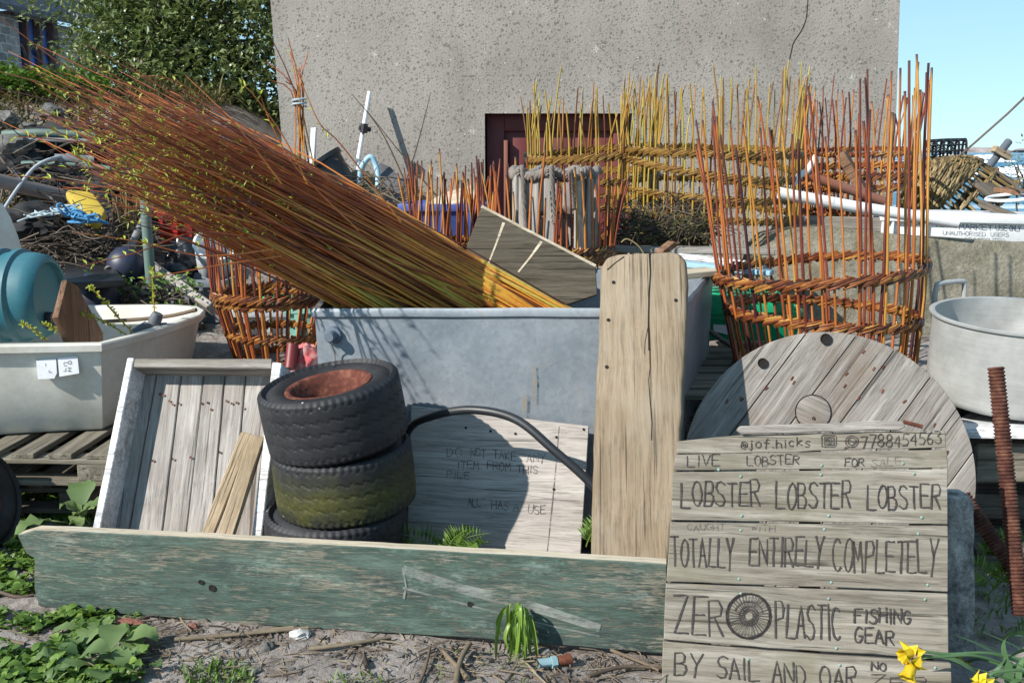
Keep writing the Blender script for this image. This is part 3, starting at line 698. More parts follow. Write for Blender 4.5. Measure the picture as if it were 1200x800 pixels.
# dry grass and low greenery on the bank
gb = MB()
for k in range(8000):
    x = rnd.uniform(-6.2, -2.4); y = rnd.uniform(7.4, 10.5); z = ground_h(x, y)
    d = Vector((rnd.gauss(0, .5), rnd.gauss(-.25, .4), 1)); gb.blade(Vector((x, y, z - .03)), d, rnd.uniform(.15, .45), .012, rnd.random(), rnd.uniform(.3, 1.0), 3)
setp(gb.build('bank_grass', L_GRASS, smooth=0), kind='stuff')
ib = MB()
for k in range(1500):
    px = rnd.uniform(-30, 125); Y = rnd.uniform(8.3, 9.2); p = P(px, 92 + .10 * px + rnd.gauss(0, 7), Y)
    ib.leaf(p, Vector((rnd.gauss(0, 1), rnd.gauss(-.4, .7), rnd.gauss(.4, .6))), Vector((0, 0, 1)), .07, .05, rnd.random())
setp(ib.build('ivy_cover', L_WEED, smooth=0), kind='stuff')
for px, py, Y, rr, lab in ((60, 133, 8.0, .17, 'pale grey boulder lying on the grassy bank below the church window'), (8, 140, 8.0, .16, 'dark grey boulder on the grassy bank at the left picture edge'), (36, 150, 7.9, .12, 'small grey boulder between two larger ones on the grassy bank')):
    b = MB(); b.ico(P(px, py, Y), rr * .5, 3, .5, 1.8, sc=(1.3, 1, .75)); setp(b.build('boulder', ROCK, smooth=40), lab, 'boulder', 'boulders on the grassy bank')

# ------------------------------------------------------------------ writing
def arc(cx, cy, rx, ry, a0, a1, n=10): return [(cx + rx * math.cos(R(a0 + (a1 - a0) * i / n)), cy + ry * math.sin(R(a0 + (a1 - a0) * i / n))) for i in range(n + 1)]
GL = {
 'A': [[(0, 0), (.5, 1), (1, 0)], [(.2, .38), (.82, .38)]], 'B': [[(0, 0), (0, 1)], [(0, 1), (.6, 1), (.8, .85), (.75, .6), (.5, .52), (0, .52)], [(.5, .52), (.9, .42), (.95, .2), (.7, 0), (0, 0)]],
 'C': [arc(.55, .5, .55, .5, 50, 310, 12)], 'D': [[(0, 0), (0, 1), (.5, .97), (.9, .7), (.95, .35), (.6, .03), (0, 0)]], 'E': [[(1, 1), (0, 1), (0, 0), (1, 0)], [(0, .52), (.8, .52)]],
 'F': [[(1, 1), (0, 1), (0, 0)], [(0, .55), (.75, .55)]], 'G': [arc(.5, .5, .5, .5, 50, 340, 12) + [(.98, .42), (.55, .42)]], 'H': [[(0, 0), (0, 1)], [(1, 0), (1, 1)], [(0, .5), (1, .5)]],
 'I': [[(.5, 0), (.5, 1)]], 'J': [[(.7, 1), (.7, .2), (.45, 0), (.1, .1)]], 'K': [[(0, 0), (0, 1)], [(.9, 1), (.05, .48), (1, 0)]], 'L': [[(0, 1), (0, 0), (1, 0)]], 'M': [[(0, 0), (.1, 1), (.5, .35), (.9, 1), (1, 0)]],
 'N': [[(0, 0), (0, 1), (1, 0), (1, 1)]], 'O': [arc(.5, .5, .5, .5, 90, 450, 16)], 'P': [[(0, 0), (0, 1), (.7, 1), (.95, .8), (.85, .55), (0, .48)]], 'R': [[(0, 0), (0, 1), (.7, 1), (.95, .8), (.85, .57), (0, .5)], [(.4, .5), (1, 0)]],
 'S': [[(.95, .88), (.6, 1), (.2, .95), (.05, .75), (.3, .55), (.75, .45), (.98, .25), (.75, .03), (.35, 0), (0, .12)]], 'T': [[(0, 1), (1, 1)], [(.5, 1), (.5, 0)]], 'U': [[(0, 1), (0, .25), (.25, 0), (.7, 0), (1, .25), (1, 1)]],
 'V': [[(0, 1), (.5, 0), (1, 1)]], 'W': [[(0, 1), (.25, 0), (.5, .7), (.75, 0), (1, 1)]], 'Y': [[(0, 1), (.5, .5)], [(1, 1), (.5, .5), (.35, -.1)]], 'Z': [[(0, 1), (1, 1), (0, 0), (1, 0)]],
 '7': [[(0, 1), (1, 1), (.35, 0)]], '8': [arc(.5, .76, .38, .24, 90, 450, 12), arc(.5, .26, .48, .26, 90, 450, 12)], '4': [[(.75, 0), (.75, 1), (0, .35), (1, .35)]], '5': [[(.95, 1), (.15, 1), (.1, .55), (.6, .62), (.95, .35), (.7, .03), (.05, .05)]],
 '6': [[(.85, 1), (.3, .75), (.05, .35), (.3, 0), (.75, .02), (.95, .3), (.65, .52), (.1, .35)]], '3': [[(.05, .95), (.6, 1), (.9, .78), (.4, .55), (.9, .4), (.9, .12), (.5, 0), (.02, .1)]],
 'j': [[(.6, .65), (.6, -.1), (.4, -.25), (.1, -.15)], [(.6, .85), (.62, .9)]], 'o': [arc(.5, .33, .42, .33, 90, 450, 12)], 'f': [[(.9, .9), (.6, 1), (.45, .8), (.45, -.05)], [(.1, .55), (.85, .55)]], '.': [[(.45, .0), (.55, .06)]],
 'h': [[(.1, 0), (.1, 1)], [(.1, .5), (.5, .65), (.85, .5), (.9, 0)]], 'i': [[(.5, 0), (.5, .6)], [(.5, .82), (.5, .88)]], 'c': [arc(.5, .32, .42, .32, 45, 315, 10)], 'k': [[(.1, 0), (.1, 1)], [(.8, .65), (.15, .3), (.9, 0)]], 's': [[(.85, .6), (.4, .66), (.15, .5), (.8, .22), (.6, 0), (.1, .05)]],
 '@': [arc(.5, .45, .5, .45, 300, -30, 14), arc(.5, .45, .2, .2, 0, 360, 8)],
}
NARROW = {'I': .42, '.': .4, 'i': .45, 'j': .7, ' ': .75}
def ribbons(mb, plane, lines, wpx_m, y=-.0016, jit=0.0):
    for ln in lines:
        pts = [plane.uv(a + rnd.uniform(-jit, jit), b + rnd.uniform(-jit, jit)) for a, b in ln]
        prev = None; k = len(pts)
        for i, p in enumerate(pts):
            a = pts[max(0, i - 1)]; c = pts[min(k - 1, i + 1)]; d = Vector((c[0] - a[0], c[1] - a[1]))
            d = d.normalized() if d.length > 1e-7 else Vector((1, 0)); n = Vector((-d.y, d.x)) * wpx_m * .5 * rnd.uniform(.6, 1.25)
            e = Vector(p)
            if i == 0: e = e - d * wpx_m * .4
            if i == k - 1: e = e + d * wpx_m * .4
            q = (mb.av((e.x - n.x, y, e.y - n.y)), mb.av((e.x + n.x, y, e.y + n.y)))
            if prev: mb.af(prev[0], q[0], q[1], prev[1])
            prev = q
def letters(mb, plane, s, x0, y0, x1, y1, h, wm, jit=.35, gap=.28, wob=1.2):
    ws = [NARROW.get(c, 1.0) for c in s]; tot = sum(ws) + gap * (len(s) - 1); u = (x1 - x0) / tot; x = x0
    for c, wd in zip(s, ws):
        if c != ' ':
            f = (x - x0) / (x1 - x0); yb = y0 + (y1 - y0) * f + rnd.uniform(-wob, wob); hh = h * rnd.uniform(.93, 1.07); cw = u * (wd if c not in 'Ii.' else .5); sl = rnd.uniform(-.04, .06)
            for ln in GL[c]:
                if len(ln) == 2 or True:
                    dense = []
                    for i in range(len(ln) - 1):
                        n = 3 if len(ln) < 6 else 1
                        for k in range(n): dense.append((ln[i][0] + (ln[i + 1][0] - ln[i][0]) * k / n, ln[i][1] + (ln[i + 1][1] - ln[i][1]) * k / n))
                    dense.append(ln[-1])
                    ribbons(mb, plane, [[(x + a * cw + sl * bb * hh, yb - bb * hh) for a, bb in dense]], wm, jit=jit)
        x += u * (wd + gap)

# ------------------------------------------------------------------ long green plank in the foreground
pA = G(45, 716); pB = G(780, 769)
pl = Plane(pA, pB - pA, (0, -.03, 1))
b = MB(pl.M)
out = pl.outline([(20, 627), (40, 621), (200, 628), (420, 640), (600, 650), (782, 661), (780, 766), (560, 748), (300, 732), (150, 720), (45, 710), (40, 690), (40, 654), (30, 648)], sub=.06, amp=.0025)
b.prism(out, 0, .045, front=0, side=1)
plank = setp(b.build('long_plank', [GREENP, W_END], bevel=.003, bseg=1), 'long green painted weathered plank lying on edge along the bare ground', 'plank')
for px, py, rr in ((236, 681, .006), (249, 688, .008), (551, 707, .006)):
    u, v = pl.uv(px, py); b = MB(pl.M); b.lathe([(0, 0), (rr, 0), (rr * 1.5, .0012)], 12, Matrix.Translation((u, -.0035, v)) @ Matrix.Rotation(R(90), 4, 'X')); b.build('painted_nail_hole', HOLE_BLACK, plank)  # dark discs on the face paint the shade inside nail holes
b = MB(pl.M); ribbons(b, pl, [[(474, 688), (545, 707), (600, 722), (650, 733), (702, 744)], [(472, 664), (476, 686), (473, 700)]], .007, y=-.0032, jit=.8); ribbons(b, pl, [[(478, 668), (540, 690), (600, 702), (640, 716), (700, 735)]], .035, y=-.0030, jit=2); b.build('scrape', SCUFF, plank, smooth=0)
# ------------------------------------------------------------------ lobster sign
so_ = P(945, 800, 2.74); lean = R(17)
pl = Plane(so_, Vector((1, -.13, 0)), Vector((0, math.sin(lean), math.cos(lean))))
sign = thing('lobster_sign', 'hand lettered weathered wooden lobster sign made of wide planks', 'sign', frame=pl.M)
SP_ = [  # outline corners: tl, tr, br, bl
 [(793, 517), (850, 511), (880, 509), (1108, 504), (1109, 524), (1000, 527), (860, 531), (793, 531)],
 [(792, 532.5), (1110, 526.5), (1111, 548), (789, 551)],
 [(788, 553), (1111, 549.5), (1111, 614), (787, 609)],
 [(786, 611.5), (1111, 616), (1111, 693), (781, 681)],
 [(780.5, 683.5), (1111, 695.5), (1112, 772), (900, 759), (778, 749)],
 [(777, 751.5), (900, 762), (1115, 777), (1117, 850), (775, 842)],
 [(774, 845), (1118, 853), (1120, 905), (772, 895)]]
planks = []
for k, q in enumerate(SP_):
    b = MB(pl.M); amp = .003 if k == 0 else .0012
    b.prism(pl.outline(q, sub=.05, amp=amp), rnd.uniform(0, .002), .024 + .003 * (k % 3)); planks.append(b.build('plank', W_SIGN, sign, bevel=.002, bseg=1))
b = MB(pl.M); b.prism(pl.outline([(867, 499), (1056, 493), (1061, 500), (1052, 504), (868, 509), (863, 504)], sub=.03, amp=.004), -.012, .022); b.build('top_batten', W_GREY, sign, bevel=.003, bseg=1)
b = MB(pl.M); b.tube([(pl.uv(1058, 494)[0], -.004, pl.uv(1058, 494)[1]), (pl.uv(1080, 500)[0], -.012, pl.uv(1080, 500)[1])], .006, 8); b.build('rusty_bolt', RUST, sign)
b = MB(pl.M)
for px in (820, 950, 1085):
    u0, v0 = pl.uv(px, 895); u1, v1 = pl.uv(px, 520); b.box((u0 - .03, .031, v0), (u0 + .03, .055, v1))
b.build('back_batten', W_DARK, sign)
def lettering(pk, rows, mat, wm=.0048):
    for r_ in rows:
        b = MB(pl.M); letters(b, pl, *r_[:6], r_[6] if len(r_) > 6 else wm); b.build('lettering', mat, planks[pk], smooth=0)
lettering(0, [('@jof.hicks', 868, 525, 950, 522, 10), ('7788454563', 1009, 524, 1103, 520, 14)], INK, .003)
b = MB(pl.M)
ribbons(b, pl, [[(963, 523), (962.5, 511), (965, 509.5), (978, 509.5), (980, 511), (979.5, 522), (977, 523.5), (965, 523.5), (963, 522)], [(966, 521), (966, 512), (977, 512), (977, 521), (966, 521)], arc(971, 516.5, 3.6, 3.6, 0, 360, 10), arc(971, 516.5, 1.4, 1.4, 0, 360, 6), arc(998, 517, 7.5, 6.8, 0, 360, 14), arc(998, 517, 5, 4.4, 0, 360, 12), [(995, 519), (996, 515), (1000, 519), (1002, 517)], [(991, 523), (989, 526), (994, 523.5)]], .0026, jit=.2)
b.build('phone_and_camera_icons', INK, planks[0], smooth=0)
lettering(1, [('LIVE', 805, 547, 843, 546, 13), ('LOBSTER', 875, 545, 936, 544, 11), ('FOR', 990, 546, 1012, 545, 9)], INK, .003)
lettering(1, [('SALE', 1021, 546, 1056, 545, 9)], INK2, .003)
lettering(2, [('LOBSTER', 798, 594, 890, 591, 29), ('LOBSTER', 909, 596, 996, 594, 30), ('LOBSTER', 1016, 596, 1101, 595, 28)], INK)
lettering(3, [('TOTALLY', 787, 662, 860, 664, 33), ('ENTIRELY', 878, 663, 964, 662, 32), ('COMPLETELY', 976, 670, 1098, 671, 37)], INK, .0058)
lettering(3, [('CAUGHT', 805, 621, 849, 621, 7), ('WITH', 880, 622, 908, 622, 7)], INK2, .0026)
lettering(4, [('ZER', 790, 742, 847, 744, 44), ('PLASTIC', 909, 746, 985, 750, 40), ('FISHING', 1001, 728, 1067, 731, 16), ('GEAR', 1001, 752, 1047, 755, 17)], INK, .0052)
b = MB(pl.M); cx, cy = 877, 721
ribbons(b, pl, [arc(cx, cy, 25.5, 26, 0, 360, 40), arc(cx, cy, 25.2, 25.8, 0, 360, 40)], .0075, jit=.2)
ribbons(b, pl, [arc(cx, cy, 11, 11.3, 0, 360, 24), arc(cx, cy, 5.5, 5.6, 0, 360, 16), arc(cx, cy, 8, 8, 0, 360, 16), arc(cx, cy, 17, 17, 200, 350, 14)], .0028, y=-.0019, jit=.3)
ribbons(b, pl, [[(cx + 7 * math.cos(a), cy + 7 * math.sin(a)), (cx + 16 * math.cos(a), cy + 16 * math.sin(a)), (cx + 24 * math.cos(a + .03), cy + 24 * math.sin(a + .03))] for a in [2 * math.pi * k / 36 for k in range(36)]], .0019, y=-.0022, jit=.5)
b.build('carved_wheel', INK, planks[4], smooth=0)
lettering(5, [('BY', 790, 791, 823, 792, 25), ('SAIL', 840, 794, 889, 798, 24), ('AND', 905, 800, 944, 803, 25), ('OAR', 961, 806, 1003, 808, 25), ('NO', 1021, 784, 1038, 786, 9)], INK)
lettering(5, [('ZE', 1021, 803, 1060, 807, 12), ('R', 1072, 808, 1086, 809, 14)], INK, .003)
for pk, pts in ((1, [(1058, 543), (842, 550), (963, 545)]), (2, [(868, 558), (962, 556), (1071, 555), (971, 604), (869, 604), (1080, 606)]), (3, [(868, 621), (966, 620), (1076, 625), (974, 682), (866, 678), (1087, 685)]), (4, [(868, 695), (971, 701), (1084, 702), (980, 759)]), (5, [(877, 772), (984, 779), (1096, 782)])):
    for px, py in pts:
        u, v = pl.uv(px, py); b = MB(pl.M); b.lathe([(.0001, -.0005), (.0022, .0001), (.0046, .0022)], 8, Matrix.Translation((u, -.0032, v)) @ Matrix.Rotation(R(-90), 4, 'X')); b.build('nail', NAILG, planks[pk])
# granite post behind the sign
b = MB(); c0 = P(1117, 830, 2.98); c1 = P(1114, 578, 3.02)
for k in range(1): pass
Mx = beam_frame(c0, c1, Vector((0, -1, 0))); b = MB(Mx); Lh = (c1 - c0).length; n = 26; prev = None
for i in range(n + 1):
    x = Lh * i / n; s = .055 if i < n else .045; ring = []
    for a in range(16):
        th = 2 * math.pi * a / 16; ca, sa = math.cos(th), math.sin(th); k = (abs(ca) ** 6 + abs(sa) ** 6) ** (-1 / 6)
        pp = Vector((x, ca * k * s, sa * k * s)); rr = 1 + .10 * noise.noise(pp * 30) + .05 * noise.noise(pp * 70); ring.append(b.av((x, pp.y * rr, pp.z * rr)))
    if prev:
        for a in range(16): b.af(prev[a], prev[(a + 1) % 16], ring[(a + 1) % 16], ring[a])
    prev = ring
b.af(*prev); setp(b.build('granite_post', GRANITE, smooth=50), 'rough grey granite post standing behind the right edge of the lobster sign', 'stone post')

# ------------------------------------------------------------------ upright thick plank
p0 = P(690, 745, 3.06); pl = three(P(693, 657, 3.20), P(783, 657, 3.15), P(703, 300, 3.72))
b = MB(pl.M); out = pl.outline([(704, 312), (711, 301), (725, 297), (750, 296), (786, 294), (798, 297), (804, 306), (806, 330), (802, 430), (797, 520), (790, 600), (783, 657), (776, 748), (689, 748), (692, 657), (694, 560), (698, 460), (702, 370)], sub=.05, amp=.004)
b.prism(out, 0, .065); up = setp(b.build('thick_plank', W_POST, bevel=.014, bseg=3, smooth=50), 'thick tan driftwood plank propped upright against the zinc tank', 'plank')
b = MB(pl.M); ribbons(b, pl, [[(761, 295), (762, 320), (761, 345), (760, 380), (761, 410)]], .0065, y=-.0015, jit=.4); ribbons(b, pl, [[(761, 410), (762, 430), (760, 445), (762, 470), (764, 495), (763, 515)]], .0028, y=-.0015, jit=.4); ribbons(b, pl, [[(712, 316), (721, 308), (731, 301)]], .004, y=-.0015); ribbons(b, pl, [[(760, 380), (756, 400), (755, 415)]], .0016, y=-.0017); b.build('painted_split', HOLE_BLACK, up, smooth=0)  # dark ribbons on the face paint the shade inside the split
for px, py in ((719, 331), (713, 375), (711, 430), (792, 352)):
    u, v = pl.uv(px, py); b = MB(pl.M); b.lathe([(0, 0), (.005, 0), (.0065, .001)], 10, Matrix.Translation((u, -.002, v)) @ Matrix.Rotation(R(90), 4, 'X')); b.build('painted_nail_hole', HOLE_BLACK, up)  # small dark discs stand in for the shaded insides of nail holes

# ------------------------------------------------------------------ zinc tank
FL = P(369, 361, 3.95); FR = P(794, 360, 3.74); zt = FL.z; BR = Pz(836, 314, FR.z - .005); BL = Pz(405, 317, zt - .01)
tk = thing('zinc_tank', 'big galvanised zinc water tank holding the bundle of willow', 'tank', (FL.x, FL.y, 0))
b = MB(); cor = [FL, FR, BR, BL]; cen = sum(cor, Vector()) / 4
def inset(p, k): d = (cen - p); d.z = 0; return p + d.normalized() * k
rings = []
def ring(f):
    pts = [f(p) for p in cor]; out = []
    for i in range(4):
        a, c = pts[i], pts[(i + 1) % 4]
        for k in range(10):
            q = a.lerp(c, k / 10); out.append(b.av(q + Vector((0, .004 * noise.noise(q * 3), .003 * noise.noise(q * 5)))))
    return out
lip = .012
seq = [ring(lambda p: Vector((*inset(p, .02).xy, .05))), ring(lambda p: Vector((*inset(p, .008).xy, p.z - .35))), ring(lambda p: Vector((*inset(p, 0).xy, p.z - .04))), ring(lambda p: inset(p, -.016) - Vector((0, 0, .032))), ring(lambda p: inset(p, -.018) - Vector((0, 0, .012))), ring(lambda p: inset(p, -.008)), ring(lambda p: inset(p, .016) - Vector((0, 0, .004))), ring(lambda p: inset(p, .026) - Vector((0, 0, .03))), ring(lambda p: Vector((*inset(p, .04).xy, .12)))]
for A_, B_ in zip(seq, seq[1:]):
    for k in range(40): b.af(A_[k], A_[(k + 1) % 40], B_[(k + 1) % 40], B_[k])
b.af(*reversed(seq[0])); b.af(*seq[-1])
b.build('shell', GALV, tk, smooth=35)
fpl = Plane(FL - Vector((0, 0, .04)), FR - FL, (0, 0, 1)); u, v = fpl.uv(391, 392)
b = MB(fpl.M); b.lathe([(0, .06), (.018, .06), (.022, .052), (.022, .02), (.034, .018), (.036, .0)], 14, Matrix.Translation((u, .0, v)) @ Matrix.Rotation(R(90), 4, 'X')); st = b.build('outlet', m_plastic('zinc_fitting', (.10, .14, .19), .5), tk)
b = MB(fpl.M); b.tube(catmull([(u + .003, -.05, v - .02), (u + .006, -.02, v - .07), (u + .004, -.02, v - .14)], 5), .0025, 5); b.build('string', ROPE_G, st)
for ln_, w_ in (([(625, 428), (626, 445), (625, 470)], .007), ([(616, 450), (615, 470), (614, 492)], .010), ([(634, 432), (645, 424), (652, 422)], .005), ([(455, 372), (456, 388)], .005)):
    b = MB(fpl.M); ribbons(b, fpl, [ln_], w_, y=-.0065, jit=.8); b.build('rust_run', RUSTRUN, tk, smooth=0)
# soiled panel lying in the tank
pl = three(P(545, 318, 4.76), P(697, 318, 4.72), P(565, 243, 4.88)); b = MB(pl.M)
b.prism(pl.outline([(564, 243), (698, 313), (700, 345), (620, 372), (545, 372), (547, 288)], sub=.08, amp=.002), 0, .022); pn = setp(b.build('soiled_panel', W_PANEL, bevel=.003, bseg=1), 'dirty brown wooden panel slanting up out of the zinc tank', 'panel')
b = MB(pl.M); q = [pl.uv(564, 243), pl.uv(698, 313)]; b.tube([(q[0][0], .01, q[0][1] + .006), (q[1][0], .01, q[1][1] + .006)], .0095, 6); b.build('pale_edge', W_END, pn)
b = MB(pl.M)
for a, c in (((590, 262), (572, 310)), ((634, 284), (608, 318))):
    ribbons(b, pl, [[a, ((a[0] + c[0]) / 2, (a[1] + c[1]) / 2 + 1), c]], .012, y=-.0015)
b.build('pale_scrape', W_END, pn, smooth=0)

# ------------------------------------------------------------------ "do not take" board
pl = three(P(478, 640, 3.66), P(690, 650, 3.56), P(480, 476, 3.86)); b = MB(pl.M)
b.prism(pl.outline([(482, 475), (560, 484), (690, 499), (681, 640), (678, 690), (474, 690), (478, 600)], sub=.09, amp=.001), 0, .018); nb = setp(b.build('notice_board', W_PLY, bevel=.002, bseg=1), 'pale weathered plywood board lettered do not take any item, behind the tyres', 'sign')
for a_ in (('DO', 524, 535, 541, 535, 10, .0028), ('NOT', 552, 535, 569, 535, 10, .0028), ('TAKE', 578, 538, 605, 540, 10, .0028), ('ANY', 617, 541, 639, 543, 10, .0028), ('ITEM', 536, 549, 561, 549, 9, .0028), ('FROM', 571, 550, 598, 551, 9, .0028), ('THIS', 606, 553, 630, 556, 9, .0028), ('PILE', 524, 560, 550, 562, 8, .0025), ('ALL', 549, 593, 563, 594, 9, .0028), ('HAS', 576, 596, 596, 597, 10, .0028), ('A', 601, 597, 608, 597, 8, .0028), ('USE', 619, 602, 639, 603, 10, .0028)):
    b = MB(pl.M); letters(b, pl, *a_); b.build('lettering', INK3, nb, smooth=0)
b = MB(pl.M)
ribbons(b, pl, [[(655, 500), (652, 540), (648, 580), (644, 620), (641, 650)]], .004, jit=.3); ribbons(b, pl, [[(500, 520), (590, 528), (682, 545)], [(478, 566), (580, 574), (680, 590)], [(480, 612), (560, 618), (680, 633)]], .0013, jit=.6); b.build('stain_lines', INK2, nb, smooth=0)
for px, py in ((546, 501), (575, 505), (604, 508), (652, 512), (649, 573), (684, 503)):
    u, v = pl.uv(px, py); b = MB(pl.M); b.lathe([(0, 0), (.004, 0), (.005, .001)], 10, Matrix.Translation((u, -.002, v)) @ Matrix.Rotation(R(90), 4, 'X')); b.build('nail', HOLE_BLACK, nb)
# ------------------------------------------------------------------ willow bundle
def mpp(Y, z): return (Y * CP + (1.55 - z) * SP) / 1200
bun = thing('willow_bundle', 'huge bundle of long red brown willow rods leaning in the zinc tank', 'willow rods', P(560, 360, 4.1))
def rod_pts(a, bdepth, tipx, slope, curv, px0, seg=9, wob=0.0):
    pts = []; s0 = -70; s1 = px0 - tipx; ph = rnd.random() * 9; bend = rnd.gauss(.15, .8)
    for i in range(seg + 1):
        s = s0 + (s1 - s0) * i / seg; px = px0 - s; k = max(0, s) / 500
        py = 359 - slope * s - curv * k * k * 60 + 16 * (1 - a) * k * k + bend * max(0, k - .6) ** 2 * 90 + wob * math.sin(s * .02 + ph) * k * 4
        Y = 3.94 + .5 * bdepth + (px - 400) * (.0022 - .0030 * bdepth) + .02 * k * math.sin(ph * 3)
        if s < 0: Y += .03
        pts.append(P(px, py, Y))
    return pts
def rod_params(front):
    a = rnd.random()
    px0 = 661 - 262 * a + rnd.gauss(0, 4)
    b = rnd.random() * .12 if front else .06 + .94 * rnd.random()
    tip = rnd.choice([rnd.gauss(165, 55), rnd.gauss(150, 60), rnd.gauss(235, 65)])
    if a < .22: tip = rnd.gauss(215, 55)
    tip = max(-5, min(400, tip))
    sl = min(.588, .556 + .014 * a + rnd.gauss(0, .018))
    return a, b, tip, sl, min(.18, rnd.gauss(-.16, .32)), px0
leaves = MB(); rest = MB(); nfront = 0
ROD_N = 760
for k in range(ROD_N):
    front = k < 95
    a, b_, tip, sl, cv, px0 = rod_params(front)
    if k % 29 == 7: sl -= .09 + rnd.random() * .1; cv -= .5; tip = rnd.uniform(60, 200)
    if k % 61 == 5: sl += .03; cv += .3
    pts = rod_pts(a, b_, tip, sl, cv, px0, wob=rnd.gauss(0, 1.8))
    n = len(pts); r0 = rnd.choice((.0042, .0055, .0068, .0082)) * rnd.uniform(.85, 1.1); rad = [r0 * (1 - .80 * (i / (n - 1)) ** 1.1) for i in range(n)]
    ts = [max(0, min(1, (i / (n - 1)) * 1.05 - .05)) for i in range(n)]
    rv = max(0, min(1, rnd.gauss(.46, .32)))
    if front:
        m = MB(); m.tube(pts, rad, 5, rv, ts); m.build('rod', RODS, bun, smooth=60)
    else: rest.tube(pts, rad, 5, rv, ts)
    if (a > .3 and rnd.random() < .62) or rnd.random() < .08:
        for j in range(rnd.randint(4, 11)):
            t = rnd.uniform(.66, .99); i = min(n - 2, int(t * (n - 1))); p = pts[i].lerp(pts[i + 1], t * (n - 1) - i)
            d = (pts[i + 1] - pts[i]).normalized()
            for q in range(2): leaves.leaf(p, d + Vector((rnd.gauss(0, .6), rnd.gauss(0, .6), rnd.gauss(.2, .6))), Vector((0, -.5, 1)), rnd.uniform(.014, .036), rnd.uniform(.005, .010), rnd.random())
rest_o = rest.build('rod_mass', RODS, bun, smooth=60); rest_o['kind'] = 'stuff'
# a few stray rods that spring out of the bundle
for q in ([(300, 280), (230, 272), (160, 296), (95, 312)], [(320, 292), (240, 300), (160, 283), (85, 272)], [(330, 300), (250, 312), (170, 327)], [(300, 262), (180, 232), (90, 214), (10, 205)], [(260, 205), (160, 178), (80, 165), (18, 160)], [(240, 170), (150, 132), (70, 104), (0, 84)], [(250, 150), (180, 115), (110, 75)], [(330, 215), (270, 140), (205, 95), (160, 90)], [(420, 270), (350, 200), (320, 150), (305, 112)], [(300, 240), (190, 215), (130, 200), (60, 196)],
          [(470, 260), (400, 170), (372, 140), (340, 60)], [(360, 215), (332, 160), (296, 110), (283, 100)]):
    pts = catmull([P(px, py, 3.93 + (px - 400) * .0022) for i, (px, py) in enumerate(q)], 6); n = len(pts)
    m = MB(); m.tube(pts, [.0036 - .0024 * i / n for i in range(n)], 5, rnd.random(), [.5 + .5 * i / n for i in range(n)]); m.build('stray_rod', RODS, bun, smooth=60)
    for j in range(8):
        p = pts[rnd.randint(n // 2, n - 1)]
        leaves.leaf(p, Vector((rnd.gauss(-.6, .5), rnd.gauss(0, .5), rnd.gauss(.3, .5))), Vector((0, -.5, 1)), .03, .009, rnd.random())
lo = leaves.build('leaves', L_BUD, bun, smooth=0); lo['kind'] = 'stuff'

# ------------------------------------------------------------------ baskets
def strokes(b, n, rods, pos, rad, hz, seed):
    # randed weave: short bunches of rods that slant across the stakes, outside and inside
    dth = 2 * math.pi / n
    for side in (1, -1):
        for k in range(n):
            for q in range(rods):
                th0 = dth * (k + rnd.uniform(-.12, .12)); ln = dth * rnd.uniform(1.45, 1.9); off = (q - (rods - 1) / 2) * rad * 1.35; rv = max(0, min(1, rnd.gauss(.55, .3))); pts = []
                for i in range(6):
                    t = i / 5; pts.append(pos(th0 + ln * t, side * (rad * (2.3 * math.sin(math.pi * min(1, max(0, t * 1.05))) - .3)) + rnd.gauss(0, rad * .12), off * (1 - .5 * t) + hz * side * (2 * t - 1) * .9 + hz * .15 * noise.noise(Vector((th0 * 3, seed * 9, q)))))
                b.tube(pts, [rad * f for f in (.75, 1, 1.05, 1.05, 1, .7)], 5, rv)
def band(T, c, Rr, z, tiltx, tilty, mat, thick=1.0, n=30):
    b = MB()
    strokes(b, n, 4, lambda th, dr, dz: Vector((c.x + (Rr + dr) * math.cos(th), c.y + (Rr + dr) * math.sin(th), z + dz + tiltx * math.cos(th) + tilty * math.sin(th) + .006 * noise.noise(Vector((th * 1.5, 4, z * 7))))), .0047 * thick, .0155 * thick, z)
    return b.build('woven_band', mat, T, smooth=60)
